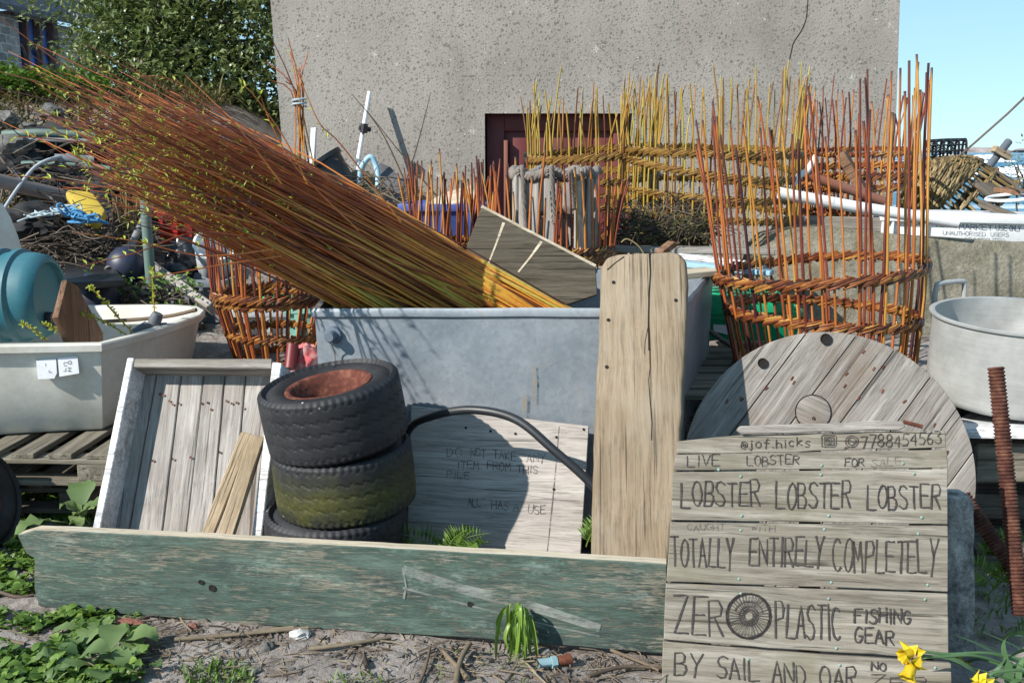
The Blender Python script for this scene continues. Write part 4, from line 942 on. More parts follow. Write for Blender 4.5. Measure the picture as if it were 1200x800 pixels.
def basket(label, px, Y, rpx, base_y, rings, n, top, group='willow baskets being woven', name='willow_basket', mat=None, bmat=None, base_k=.9, flare=.05, lean=(0, 0), rs=.008, base_z=None, gap=None, clump=.3):
    c = P(px, base_y, Y); 
    if base_z is not None: c.z = base_z
    z0 = P(px, rings[0][0], Y).z; m = mpp(Y, z0); Rr = rpx * m
    T = thing(name, label, 'basket', c, group); zc = P(px, sum(r[0] for r in rings) / len(rings), Y).z
    for i in range(n):
        th = 2 * math.pi * (i + rnd.uniform(-.25, .25)) / n
        if gap and gap(th): continue
        for dbl in range(2 if rnd.random() < clump else 1):
            t2 = th + dbl * rnd.uniform(.03, .07); ca, sa = math.cos(t2), math.sin(t2)
            yt = top(ca, sa) + rnd.gauss(0, 11); zt_ = P(px, yt, Y + sa * Rr).z; zt_ = max(zt_, z0 + .1)
            j = Vector((rnd.gauss(0, .018), rnd.gauss(0, .018), 0))
            def at(z, k, jj=0):
                return Vector((c.x + Rr * k * ca + lean[0] * (z - zc), c.y + Rr * k * sa + lean[1] * (z - zc), z)) + j * jj
            zl = rings[-1][0]; zb = min(c.z, z0 - .05)
            pts = [at(c.z, base_k), at((c.z + z0) / 2, (base_k + 1) / 2 + .01), at(z0, 1.0, .2), at((z0 + zt_) / 2, 1 + flare * .5, .7), at(zt_, 1 + flare, 1.6)]
            pp = catmull(pts, 3); k = len(pp); r0 = rs * rnd.uniform(.75, 1.15)
            b = MB(); b.tube(pp, [r0 * (1 - .35 * q / k) for q in range(k)], 6, max(0, min(1, rnd.gauss(.52, .32))), [q / (k - 1) for q in range(k)])
            b.build('stake', mat, T, smooth=60)
    for (y, tlt, th_, *ty) in rings:
        z = P(px, y, Y).z; f = (z - c.z) / max(.01, z0 - c.z); k = base_k + (1 - base_k) * f if z < z0 else 1 + flare * .3
        band(T, Vector((c.x + lean[0] * (z - zc), c.y + lean[1] * (z - zc), 0)), Rr * k, z, tlt * m, (ty[0] if ty else 0) * m, bmat, th_, max(18, int(n * 1.25)))
    return T
basket('half woven orange willow basket with tall upright rods, largest at right', 958, 4.62, 117, 438, [(316, 11, 1.18), (366, -4, 1.18), (426, 3, 1.1)], 37, lambda c, s: 144 - 62 * max(0, c) - 10 * s, mat=WIL_O, bmat=BAND_O, base_k=.86, flare=.06, lean=(-.10, 0), rs=.0078)
basket('half woven gold and orange willow basket in front of the red door', 692, 6.45, 76, 400, [(180, 7, 1.15, 4), (207, 5, 1.1, 5), (236, 0, 1.0, 4), (285, 0, 1.0)], 44, lambda c, s: 110 - 6 * c, mat=WIL_G, bmat=BAND_G, base_k=.97, flare=.02, rs=.0068, base_z=.6)
basket('half woven olive gold willow basket against the grey wall above the twig heap', 828, 6.25, 104, 256, [(177, -2, 1.15, 4), (192, -11, 1.1, 13), (221, -6, 1.0, 9), (247, -5, 1.0, 5)], 56, lambda c, s: 96 - 10 * c, mat=WIL_G, bmat=BAND_G, base_k=1, flare=.03, rs=.0066)
basket('half woven reddish willow basket behind the white pipe at right', 992, 6.6, 64, 400, [(178, 2, .8, 3), (200, 3, 1.3, 5), (214, 3, 1.1, 5), (250, 0, 1.0)], 34, lambda c, s: 106 - 6 * c, mat=WIL_O, bmat=BAND_O, base_k=.97, flare=.06, rs=.0068, base_z=.6)
basket('short orange willow basket round the rope topped lobster creel', 640, 5.4, 77, 306, [(297, 0, 1.2), (289, 0, 1.1)], 50, lambda c, s: 205 + 8 * c, mat=WIL_O, bmat=BAND_O, base_k=.96, flare=.03, rs=.0075)
basket('short orange willow basket in front of the blue fish box', 521, 5.75, 38, 300, [(292, 0, 1.1), (284, 0, 1.1)], 32, lambda c, s: 203 + 6 * c, mat=WIL_O, bmat=BAND_O, base_k=.95, flare=.04, rs=.007)
basket('openwork red brown willow basket under the overhanging rods at left', 324, 5.15, 68, 421, [(343, 2, 1.1), (351, 2, 1.0), (389, -2, 1.05), (418, 0, 1.0)], 34, lambda c, s: 248 + 10 * c, mat=WIL_O, bmat=BAND_O, base_k=.68, flare=.05, rs=.0075)

# ------------------------------------------------------------------ tyres
def make_tyre(Rr, H, mat):
    """tyre lying on its side, origin at its centre"""
    ri = Rr * .545; prof = []
    prof += [(ri, -H * .30), (ri + .008, -H * .38)]
    for k in range(7):
        a = k / 6; prof.append((ri + .015 + (Rr * .87 - ri - .015) * a, -H * .40 - .07 * H * math.sin(a * math.pi * .9)))
    nb = 40
    sh = [(Rr * .93, -H * .485), (Rr * .97, -H * .455)]
    tread = [(Rr, -H * .43 + H * .86 * i / nb) for i in range(nb + 1)]
    prof2 = prof + sh + tread + [(Rr * .97, H * .455), (Rr * .93, H * .485)] + [(r_, -z) for r_, z in reversed(prof)]
    N = 240; b = MB(); t0 = len(prof) + 2; rings = []
    for k, (rad, z) in enumerate(prof2):
        row = []
        for j in range(N):
            th = 2 * math.pi * j / N; rr = rad; zz = z
            if t0 <= k <= t0 + nb:
                f = (k - t0) / nb; tri = ((j / N * 36) % 1)
                crown = 1 - .012 * (2 * f - 1) ** 2; rr *= crown
                g = (f * 4.6 + .34 * tri) % 1
                if .42 < g < .56 and .07 < f < .93: rr -= .0032
                if f <= .06 or f >= .94:
                    rr -= .0035 if ((j / N * 60) % 1) < .35 else 0
            elif k in (t0 - 2, t0 - 1, t0 + nb + 1, t0 + nb + 2): rr -= .0035 if ((j / N * 60) % 1) < .35 else 0
            row.append(b.av((rr * math.cos(th), rr * math.sin(th), zz)))
        rings.append(row)
    for A_, B_ in zip(rings, rings[1:]):
        for j in range(N): b.af(A_[j], A_[(j + 1) % N], B_[(j + 1) % N], B_[j])
    for a in rings[0], rings[-1]: pass
    return b
def wheel(label, c, tiltx, tilty, Rr, H, mat, rim=True):
    M = Matrix.Translation(c) @ Matrix.Rotation(tilty, 4, 'Y') @ Matrix.Rotation(tiltx, 4, 'X') @ Matrix.Rotation(rnd.random() * 6, 4, 'Z')
    T = thing('trailer_wheel', label, 'wheel', group='trailer wheels stacked on the ground', frame=M)
    b = make_tyre(Rr, H, mat); b.frame = M; b.build('tyre', mat, T, smooth=45)
    b = MB(M); r = Rr * .545
    half = [(r + .018, H * .40), (r + .016, H * .425), (r + .004, H * .43), (r - .006, H * .40), (r - .012, H * .30), (r - .03, H * .22), (r - .034, H * .02), (r - .06, -H * .05), (.075, -H * .02), (.06, H * .02), (.045, H * .02), (.045, -H * .1)]
    b.lathe(half, 64)
    b.lathe([(r + .018, -H * .40), (r + .004, -H * .43), (r - .02, -H * .3), (r - .034, -H * .02), (0, -H * .06)], 64); b.build('rim', RUSTRED, T, smooth=45)
    for k in range(5):
        a = 2 * math.pi * k / 5; bb = MB(M); bb.lathe([(.012, -H * .03), (.012, H * .03), (0, H * .035)], 6, Matrix.Translation((.066 * math.cos(a), .066 * math.sin(a), 0))); bb.build('wheel_nut', RUST, T)
    return T
TY = 3.50
c = P(391, 478, TY); c.z = .650; wheel('worn black trailer tyre with rusty rim on top of the stack of three', c, R(5.5), R(-8.5), .250, .235, RUBBER)
c = P(404, 560, TY + .02); c.z = .412; wheel('green mossy trailer tyre in the middle of the stack of three', c, R(3), R(-4), .250, .232, RUBBER_G)
c = P(396, 625, TY + .01); c.z = .183; wheel('black trailer tyre at the bottom of the stack of three', c, R(2), R(-2), .256, .235, RUBBER)
# single tyre at the left edge
M = Matrix.Translation(P(-34, 590, 3.85)) @ Matrix.Rotation(R(78), 4, 'Y') @ Matrix.Rotation(R(10), 4, 'X')
T = thing('trailer_wheel', 'grey muddy tyre standing on edge at the left picture edge', 'wheel', frame=M); b = make_tyre(.2, .17, RUBBER); b.frame = M; b.build('tyre', m_rubber('grey_muddy_rubber'), T, smooth=45)
b = MB(M); b.lathe([(.13, .07), (.115, .05), (.10, 0), (.03, .01), (0, .01)], 32); b.lathe([(.13, -.07), (.115, -.05), (.10, -.005), (0, -.004)], 32); b.build('rim', RUST, T)
# hose
pipe('black_hose', [P(462, 640, 3.84), P(462, 560, 3.82), P(478, 505, 3.72), P(505, 488, 3.62), P(552, 480, 3.54), P(604, 491, 3.47), P(650, 528, 3.40), P(692, 566, 3.36), P(722, 606, 3.33), P(735, 690, 3.30), P(738, 730, 3.28)], .0155, HOSE, 'black rubber hose arching over the pale plywood board', 'hose')

# ------------------------------------------------------------------ open wooden crate
pl = three(P(112, 640, 3.52), P(298, 640, 3.46), P(149, 420, 3.86)); cr = thing('wooden_crate', 'shallow open crate of pale grey boards leaning back beside the tyres', 'crate', frame=pl.M); DEP = .135
def cpart(name, pts, y0, y1, mat, depth=0.0, bev=.003):
    b = MB(pl.M); b.prism(pl.outline(pts, depth, sub=.07, amp=.0012), y0, y1); return b.build(name, mat, cr, bevel=bev, bseg=1)
cpart('side_board', [(149, 419), (157, 419), (113, 640), (106, 668), (98, 668), (104, 640)], 0, DEP, WHITEP)
cpart('side_board', [(319, 424), (330, 425), (305, 640), (302, 672), (291, 672), (294, 640)], 0, DEP, WHITEP)
cpart('top_board', [(157.5, 420), (318.5, 420), (318, 431), (156, 430)], .002, DEP, W_GREY)
cpart('bottom_board', [(107, 655), (290, 657), (289, 668), (104, 667)], .002, DEP, W_GREY)
tx = [157, 186, 214, 241, 265, 289, 320]; bx_ = [100, 142, 184, 213, 243, 268, 300]
for k in range(6):
    cpart('back_board', [(tx[k] + .7, 424), (tx[k + 1] - .7, 424), (bx_[k + 1] - .7, 672), (bx_[k] + .7, 672)], DEP - .022 + .002 * (k % 3), DEP, W_GREYZ, depth=DEP - .02)
for k, pts in enumerate(([(199, 470), (203, 474), (210, 473)], [(188, 462), (192, 463)], [(237, 473), (244, 472), (248, 480)], [(266, 470), (272, 473), (278, 472), (285, 478)], [(180, 540), (203, 538), (224, 536), (258, 530)])):
    for px, py in pts:
        u, v = pl.uv(px, py, DEP - .022); b = MB(pl.M); b.lathe([(0, 0), (.004, 0), (.005, .001)], 8, Matrix.Translation((u, DEP - .026, v)) @ Matrix.Rotation(R(90), 4, 'X')); b.build('nail', RUST, cr)
beam('timber_offcut', P(232, 655, 3.40), P(290, 508, 3.70), .045, .028, W_TAN, 'thin tan timber offcut, left of two leaning inside the open crate', 'timber', group='timber offcuts in the crate', up=Vector((0, -1, .3)))
beam('timber_offcut', P(256, 655, 3.38), P(302, 512, 3.67), .055, .042, W_TAN, 'thick tan timber offcut, right of two leaning inside the open crate', 'timber', group='timber offcuts in the crate', up=Vector((0, -1, .3)))

# ------------------------------------------------------------------ cable reel disc
pl = three(P(860, 660, 3.50), P(1080, 660, 3.46), P(960, 388, 3.73)); cu, cv = pl.uv(971, 556); e1 = pl.uv(1139, 575); RAD = math.hypot(e1[0] - cu, e1[1] - cv) * 1.03
zrow = -(pl.o.z - .0) / pl.z.z
reel = thing('reel_disc', 'round grey timber cable reel end leaning behind the lobster sign', 'cable reel', frame=pl.M)
ang = R(52); dn = Vector((-math.sin(ang), math.cos(ang))); dl = Vector((math.cos(ang), math.sin(ang)))
cuts = [-RAD - .01]
for px, py in ((815, 510), (850, 508), (930, 430), (1010, 490), (1085, 495)):
    pass
offs = [-RAD, -.36, -.225, -.085, .075, .215, .365, RAD]
for k in range(len(offs) - 1):
    a, c = offs[k] + .0018, offs[k + 1] - .0018; pts = []
    for s, o in ((1, a), (1, c)):
        pass
    ha = math.sqrt(max(0, RAD ** 2 - a * a)); hc = math.sqrt(max(0, RAD ** 2 - c * c)); poly = []
    n = 14
    ta0 = math.atan2(a, ha); tc0 = math.atan2(c, hc)
    for i in range(n + 1):
        t = ta0 + (tc0 - ta0) * i / n; poly.append((RAD * math.cos(t), RAD * math.sin(t)))
    for i in range(n + 1):
        t = math.pi - tc0 + (tc0 - ta0) * i / n; poly.append((RAD * math.cos(t), RAD * math.sin(t)))
    # strip frame: X along its planks
    F = pl.M @ Matrix.Translation((cu, 0, cv)) @ Matrix.Rotation(-ang, 4, 'Y'); b = MB(F)
    zg = zrow - cv
    b.prism([(x, y) for x, y in poly], rnd.uniform(0, .003), .022); b.build('plank', W_REEL, reel, bevel=.002, bseg=1)
b = MB(pl.M @ Matrix.Translation((cu, 0, cv))); b.prism([(RAD * .995 * math.cos(2 * math.pi * i / 64), RAD * .995 * math.sin(2 * math.pi * i / 64)) for i in range(64)], .0235, .048); b.build('backing', W_DARK, reel)  # second plank layer, coloured dark so the gaps look shaded
hu, hv = pl.uv(953, 483); b = MB(pl.M @ Matrix.Translation((hu, 0, hv)) @ Matrix.Rotation(R(25), 4, 'Y')); b.prism([(.062 * math.cos(2 * math.pi * i / 32), .062 * math.sin(2 * math.pi * i / 32)) for i in range(32)], -.003, .02); b.build('hub_plug', W_REEL, reel, bevel=.002)
b = MB(pl.M @ Matrix.Translation((hu, 0, hv))); b.prism([(.066 * math.cos(2 * math.pi * i / 32), .066 * math.sin(2 * math.pi * i / 32)) for i in range(32)], -.0012, .02); b.build('painted_hub_gap', HOLE_BLACK, reel)  # black disc whose edge paints the shaded gap round the plug
for px, py, rr in ((967.5, 397.5, .019), (893.5, 425.5, .017), (953, 490, .005)):
    u, v = pl.uv(px, py); b = MB(pl.M); b.lathe([(0, .006), (rr * .8, .004), (rr, 0), (rr * 1.12, .0015)], 20, Matrix.Translation((u, -.0075, v)) @ Matrix.Rotation(R(-90), 4, 'X')); b.build('painted_bolt_hole', HOLE_BLACK, reel)  # dark discs on the planks paint the shade of bolt holes
for px, py in ((928, 443), (870, 468), (898, 455), (930, 448), (992, 438), (1012, 412), (1035, 430), (1024, 432), (990, 452), (868, 467), (1060, 470), (1095, 498), (1006, 466), (1034, 458), (852, 470), (1110, 530)):
    u, v = pl.uv(px, py); b = MB(pl.M); M2 = Matrix.Translation((u, -.0012, v)) @ Matrix.Rotation(rnd.uniform(.6, 1.2) * -1, 4, 'Y'); b.box((-.008, 0, -.0025), (.008, .003, .0025), M2); b.build('nail', RUST, reel)

# ------------------------------------------------------------------ boat, barrel and what lies in it
def loft_rim(pts): return [P(*p) for p in pts]
near = [(-190, 393, 4.10), (-60, 397, 4.16), (0, 400, 4.2), (60, 403, 4.24), (118, 405, 4.28), (150, 398, 4.45), (185, 389, 4.68), (212, 381, 4.9), (231, 373, 5.06), (236, 367, 5.2), (228, 362, 5.33), (200, 361, 5.40), (160, 363, 5.42), (100, 366, 5.42), (20, 368, 5.42), (-80, 369, 5.42), (-190, 370, 5.42)]
rim = [P(*p) for p in near]; zr = P(60, 403, 4.24).z
for p in rim: p.z = p.z * .25 + zr * .75
cenb = sum(rim, Vector()) / len(rim)
boat = thing('dinghy', 'white fibreglass dinghy with square bow resting on pallets at left', 'boat', (cenb.x, cenb.y, .35))
b = MB(); K = len(rim)
def shift(p, k, z): 
    d = Vector((cenb.x - p.x, cenb.y - p.y, 0)); L = d.length; return Vector((p.x, p.y, z)) + d.normalized() * min(k, L * .8)
levels = [[shift(p, .13, .335) for p in rim], [shift(p, .10, .36) for p in rim], [shift(p, .045, .55) for p in rim], [shift(p, .012, p.z - .05) for p in rim], [shift(p, .010, p.z - .035) for p in rim], [shift(p, -.018, p.z - .033) for p in rim], [shift(p, -.02, p.z - .006) for p in rim], [shift(p, -.012, p.z) for p in rim], [shift(p, .03, p.z) for p in rim], [shift(p, .04, p.z - .02) for p in rim], [shift(p, .09, .46) for p in rim], [shift(p, .2, .42) for p in rim]]
rr = [[b.av(p) for p in lv] for lv in levels]
for A_, B_ in zip(rr, rr[1:]):
    for k in range(K): b.af(A_[k], A_[(k + 1) % K], B_[(k + 1) % K], B_[k])
b.af(*reversed(rr[0])); b.af(*rr[-1])
b.build('hull', WHITE_GRP, boat, smooth=35)
b = MB(); q = [shift(p, .034, .5) for p in rim]; 
hp = Plane(P(0, 450, 4.23), P(118, 450, 4.30) - P(0, 450, 4.23), (0, .08, 1))
for pts in ([(45, 421), (68, 419), (69, 436), (66, 442), (47, 443)], [(70, 418), (93, 416), (95, 436), (72, 440)]):
    m = MB(hp.M); y = -.035; m.prism(hp.outline(pts), y, y + .02); st = m.build('paper_label', m_plastic('paper_white', (.78, .80, .84), .7, .15), boat)
    m = MB(hp.M)
    if pts[0][0] == 70: letters(m, hp, 'CO', 77, 427, 86, 426, 4, .0022); letters(m, hp, 'JZ', 77, 434, 86, 433, 4, .0022)
    else: letters(m, hp, 'I', 54, 428, 57, 428, 3, .002); letters(m, hp, 'L', 60, 434, 63, 434, 3, .002)
    for i, v_ in enumerate(m.v): m.v[i] = (v_[0], y - .0015, v_[2])
    m.build('scribble', INK, st, smooth=0)
m = MB(); p = P(200, 395, 4.79); 
rsp = Plane(P(200, 392, 4.80), P(215, 385, 4.93) - P(200, 392, 4.80), (0, .1, 1))
ax = P(40, 345, 4.92)
Mb = Matrix.Translation(Vector((P(77, 345, 4.92).x - 1.02, 4.92, P(77, 345, 4.92).z))) @ Matrix.Rotation(R(90), 4, 'Y') @ Matrix.Rotation(R(2), 4, 'X')
Rb = .212; prof = [(0, 0), (Rb - .05, 0), (Rb - .03, .012), (Rb, .04), (Rb, .30), (Rb + .012, .315), (Rb + .012, .355), (Rb, .37), (Rb, .42), (Rb, .62), (Rb + .014, .635), (Rb + .014, .66), (Rb - .004, .672), (Rb - .004, .705), (Rb + .014, .718), (Rb + .014, .75), (Rb - .004, .762), (Rb - .004, .80), (Rb + .012, .812), (Rb + .012, .84), (Rb - .004, .852), (Rb - .006, .90), (Rb - .014, .94), (Rb - .04, .965), (Rb - .05, .96), (Rb - .055, .935), (0, .93)]
b = MB(Mb); b.lathe(prof, 48); bar = setp(b.build('plastic_barrel', TEAL, smooth=40), 'teal plastic barrel lying on its side across the white dinghy', 'barrel')
b = MB(Mb); b.lathe([(0, .965), (.025, .965), (.03, .955), (.03, .92)], 16, Matrix.Translation((.11, 0, 0))); b.build('bung', BLACK_PL, bar)
pl = three(P(88, 404, 4.42), P(116, 404, 4.75), P(79, 330, 4.42)); b = MB(pl.M); b.prism(pl.outline([(79, 328), (92, 336), (119, 396), (119, 410), (86, 412), (68, 372)]), 0, .025); setp(b.build('brown_board', W_BROWN, bevel=.002), 'dark brown board standing on edge in the white dinghy beside the barrel', 'board')
pl = three(P(100, 404, 4.7), P(120, 400, 4.9), P(88, 345, 4.75)); b = MB(pl.M); b.prism(pl.outline([(86, 337), (95, 343), (121, 390), (121, 404), (108, 404)]), 0, .02); setp(b.build('brown_board', W_BROWN, bevel=.002), 'narrow brown board half hidden behind the larger brown board in the dinghy', 'board')
T = thing('boat_fitting', 'black plastic rowlock fitting on the rim of the white dinghy', 'fitting', P(175, 388, 4.7))
b = MB(); b.tube([P(155, 391, 4.66), P(172, 380, 4.72)], .018, 10); b.build('socket', GREY_PL, T)
b = MB(); p = P(181, 377, 4.75); b.lathe([(0, -.05), (.034, -.05), (.036, -.02), (.028, -.015), (.03, .02), (.024, .045), (0, .05)], 16, Matrix.Translation(p) @ Matrix.Rotation(R(25), 4, 'Y')); b.tube([p + Vector((-.03, -.02, -.02)), p + Vector((.055, .01, -.02))], .016, 8); b.build('swivel', GREY_PL, T)
pipe('willow_stick', [P(120, 377, 5.0), P(165, 374, 5.0), P(200, 370, 4.95), P(230, 363, 4.9)], .010, BRUSH, 'dark stick lying across the bow of the white dinghy', 'stick', curve=True, n=7)
for q, lab in (([(158, 392), (135, 368), (118, 348), (104, 335)], 'catkin twig rising from the dinghy beside the brown board'), ([(181, 366), (179, 340), (178, 315)], 'upright budding twig above the dinghy bow'), ([(148, 392), (120, 376), (95, 366)], 'short budding twig inside the dinghy'), ([(55, 400), (42, 388), (25, 379)], 'budding twig over the dinghy rim below the barrel'), ([(80, 397), (65, 386), (52, 380)], 'second budding twig over the dinghy rim right of the first')):
    pts = catmull([P(a, c_, 4.55) for a, c_ in q], 6); T = thing('budding_twig', lab, 'twig', pts[0]); b = MB(); b.tube(pts, .0035, 5, .7); b.build('stem', WIL_G, T)
    b = MB()
    for p in pts[2:]:
        for j in range(3): b.leaf(p, Vector((rnd.gauss(0, .5), rnd.gauss(-.3, .4), rnd.gauss(.3, .5))), Vector((0, -1, .3)), .022, .009, rnd.random())
    b.build('leaves', L_BUD, T, smooth=0)
# pallets below the dinghy
def pallet(lab, M, L=1.2, Wd=1.0, n=7, H=.14, mat=None, group='wooden pallets'):
    T = thing('pallet', lab, 'pallet', frame=M, group=group); mat = mat or W_PALLET
    for k in range(n):
        y = (Wd - .1) * k / (n - 1)
        b = MB(M @ Matrix.Translation((0, 0, 0))); b.box((0, y, H - .022), (L, y + .098, H)); b.build('deck_board', mat, T, bevel=.003, bseg=1)
    for x in (0, L / 2 - .05, L - .1):
        b = MB(M @ Matrix.Translation((x, 0, 0)) @ Matrix.Rotation(R(90), 4, 'Z')); b.box((0, -.1, H - .044), (Wd, 0, H - .0225)); b.build('stringer', mat, T, bevel=.003, bseg=1)
        for y in (0, Wd / 2 - .07, Wd - .14):
            b = MB(M); b.box((x, y, .021), (x + .1, y + .14, H - .0445)); b.build('block', mat, T, bevel=.004, bseg=1)
        b = MB(M @ Matrix.Translation((x, 0, 0)) @ Matrix.Rotation(R(90), 4, 'Z')); b.box((0, -.1, 0), (Wd, 0, .0205)); b.build('bottom_board', mat, T, bevel=.003, bseg=1)
    return T
px0 = P(128, 530, 4.02)
pallet('grey wooden pallet directly under the white dinghy', Matrix.Translation((px0.x, 4.02, .195)) @ Matrix.Rotation(R(88), 4, 'Z') @ Matrix.Rotation(R(0), 4, 'X'), 1.1, 1.2, 8, .135)
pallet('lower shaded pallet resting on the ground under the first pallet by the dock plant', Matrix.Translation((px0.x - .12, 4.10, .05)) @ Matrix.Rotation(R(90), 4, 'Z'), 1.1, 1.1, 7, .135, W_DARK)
GREYPIPE2 = m_plastic('pale_grey_pipe', (.42, .44, .46), .5, .3)
def brush(name, x0, x1, y0, y1, Y0, Y1, n, L, rad, mat, label, leaf=None, dirs=(1, 0, .1), spread=(.7, .5, .35), par=None):
    b = MB()
    for k in range(n):
        p = P(rnd.uniform(x0, x1), rnd.triangular(y0, y1, y1 - (y1 - y0) * .3), rnd.uniform(Y0, Y1)); d = Vector((dirs[0] * rnd.choice((-1, 1)) + rnd.gauss(0, spread[0]), dirs[1] + rnd.gauss(0, spread[1]), dirs[2] + rnd.gauss(0, spread[2]))).normalized(); l = L * rnd.uniform(.4, 1.2)
        m = p + d * l * .5 + Vector((rnd.gauss(0, .03), rnd.gauss(0, .03), rnd.gauss(0, .03))); e = p + d * l + Vector((0, 0, -.12 * l))
        b.tube(catmull([p, m, e], 3), [rad * (1 - .1 * i) for i in range(7)], 4, rnd.random())
    o = b.build(name, mat, smooth=60); o['kind'] = 'stuff'
    if label: o['label'] = label
    return o
# ------------------------------------------------------------------ heap of salvage at left
def poly_slab(name, pa, pb, pc, pts, th, mat, label, cat, group=None, bevel=.004):
    pl = three(pa, pb, pc); b = MB(pl.M); b.prism(pl.outline(pts), 0, th)
    return setp(b.build(name, mat, bevel=bevel, bseg=2), label, cat, group)
poly_slab('fibreglass_sheet', P(0, 290, 5.3), P(26, 296, 5.45), P(2, 240, 5.5), [(-60, 232), (3, 238), (13, 255), (22, 278), (28, 300), (26, 318), (-60, 318)], .03, WHITE_GRP, 'white fibreglass panel behind the teal barrel at the left picture edge', 'panel')
poly_slab('black_sheet', P(74, 328, 5.55), P(146, 328, 5.6), P(84, 303, 6.4), [(76, 302), (112, 302), (132, 312), (147, 328), (76, 331)], .04, BLACK_PL, 'flat black rubber sheet lying on the salvage heap behind the barrel', 'sheet')
b = MB(); b.ico(P(112, 356, 5.75), .13, 3, .15, 2.5, sc=(1, .9, 1.35)); setp(b.build('navy_sack', NAVY_PL, smooth=60), 'navy blue plastic sack under the black rubber sheet', 'sack')
T = thing('round_buoy', 'dark navy round buoy on the salvage heap beside the green post', 'buoy', P(148, 335, 6.1))
b = MB(); b.ico(P(148, 312, 6.1), .112, 4, .02, 2, sc=(1, 1, 1.08)); b.build('float', NAVY_PL, T, smooth=60)
b = MB(); p = P(130, 318, 6.02); b.tube([p + Vector((.03 * math.cos(a), -.01, .03 * math.sin(a))) for a in [2 * math.pi * k / 12 for k in range(12)]], .012, 8, closed=True); b.build('lifting_eye', BLACK_PL, T)
pipe('green_post', [P(186, 400, 6.05), P(177, 330, 6.0), P(170, 235, 6.0)], .030, GREENPIPE, 'grey green upright pole beside the round navy buoy', 'pole')
pipe('grey_pole', [P(148, 300, 6.15), P(180, 232, 6.5)], .022, GREYPIPE, 'short grey pole slanting behind the green upright pole', 'pole')
beam('driftwood_plank', P(150, 292, 6.35), P(250, 362, 5.75), .05, .085, W_GREY, 'long grey driftwood plank sloping down the salvage heap beside the plastic crate', 'plank', up=Vector((0, -1, .6)))
beam('driftwood_plank', P(190, 318, 6.3), P(237, 385, 5.9), .05, .06, W_DARK, 'short dark plank sloping down behind the long driftwood plank', 'plank', up=Vector((0, -1, .6)))
for i, (a, c_, lab) in enumerate((((120, 330), (222, 382), 'thin dark pole at the foot of the salvage heap, upper of three'), ((112, 345), (205, 388), 'thin dark pole at the foot of the salvage heap, middle of three'), ((128, 352), (180, 386), 'thin dark pole at the foot of the salvage heap, lowest of three'))):
    beam('dark_pole', P(*a, 6.15), P(*c_, 5.8), .03, .035, W_DARK, lab, 'pole', group='dark poles at the foot of the heap')
b = MB(); b.ico(P(219, 305, 6.5), .125, 4, .22, 3.2, sc=(1.0, .9, 1.15)); b.ico(P(208, 318, 6.42), .08, 3, .25, 4, sc=(1.2, .9, .9)); setp(b.build('bin_bag', BAG, smooth=60), 'shiny black bin bag on the grey plastic crate at left', 'bag')
Mx = Matrix.Translation(P(252, 300, 6.3)) @ Matrix.Rotation(R(18), 4, 'Y') @ Matrix.Rotation(R(40), 4, 'X')
b = MB(Mx); b.lathe([(0, -.12), (.09, -.12), (.105, -.10), (.125, .10), (.132, .10), (.132, .115), (.118, .115), (.095, -.085), (0, -.09)], 28); setp(b.build('white_bucket', WHITE_PL, smooth=40), 'tipped white plastic bucket beside the black bin bag', 'bucket')
def open_box(name, M, L, Wd, H, mat, label, cat, group=None, th=.012, rimw=.03, ribs=4):
    T = thing(name, label, cat, frame=M, group=group); b = MB(M)
    O = [(0, 0), (L, 0), (L, Wd), (0, Wd)]
    def rg(k, z): return [b.av((min(max(x, 0), L) + (k if x == 0 else -k), y + (k if y == 0 else -k), z)) for x, y in O]
    seq = [rg(.03, 0), rg(.008, H - .045), rg(-rimw * .5, H - .044), rg(-rimw * .5, H), rg(.012, H), rg(th + .03, .015)]
    for A_, B_ in zip(seq, seq[1:]):
        for k in range(4): b.af(A_[k], A_[(k + 1) % 4], B_[(k + 1) % 4], B_[k])
    b.af(*reversed(seq[0])); b.af(*seq[-1]); b.build('body', mat, T, bevel=.004)
    for k in range(ribs):
        x = L * (k + .5) / ribs; b = MB(M); b.box((x - .012, -.012, .03), (x + .012, .022, H - .046)); b.build('rib', mat, T)
    return T
def boxM(px, py, Y, rz=0, tilt=0): return Matrix.Translation(P(px, py, Y)) @ Matrix.Rotation(R(rz), 4, 'Z') @ Matrix.Rotation(R(tilt), 4, 'Y')
open_box('plastic_crate', boxM(196, 382, 6.05, -4), .36, .4, .28, GREYBLUE_PL, 'dark grey blue plastic crate below the black bin bag', 'crate')
open_box('plastic_crate', boxM(182, 286, 6.9, 3), .38, .35, .22, RED_PL, 'bright red plastic crate half hidden under the willow rods', 'crate')
for px, py, Y, rr, m_, lab in ((40, 262, 6.35, .15, TARP, 'dark navy tarpaulin slumped under the twig heap at left'), (150, 262, 6.9, .13, TARP, 'black tarpaulin bunched behind the green upright pole'), (18, 196, 7.35, .16, TARP, 'black tarpaulin bunched under the mossy pole at left edge'), (78, 172, 7.75, .24, TARP, 'large black tarpaulin behind the grey pipe on the salvage heap'), (118, 222, 7.3, .2, TARP, 'black tarpaulin behind the navy board and yellow box end'), (60, 215, 7.35, .15, TARP, 'black tarpaulin hanging behind the drain pipe')):
    b = MB(); b.ico(P(px, py, Y), rr, 4, .35, 2.6, sc=(1.5, .9, .75)); setp(b.build('tarpaulin', m_, smooth=60), lab, 'tarpaulin')
brush('twig_heap', 60, 185, 225, 300, 6.7, 7.4, 260, .4, .006, BRUSH_D, 'dark tangle of sticks behind the yellow box end and the red crate')
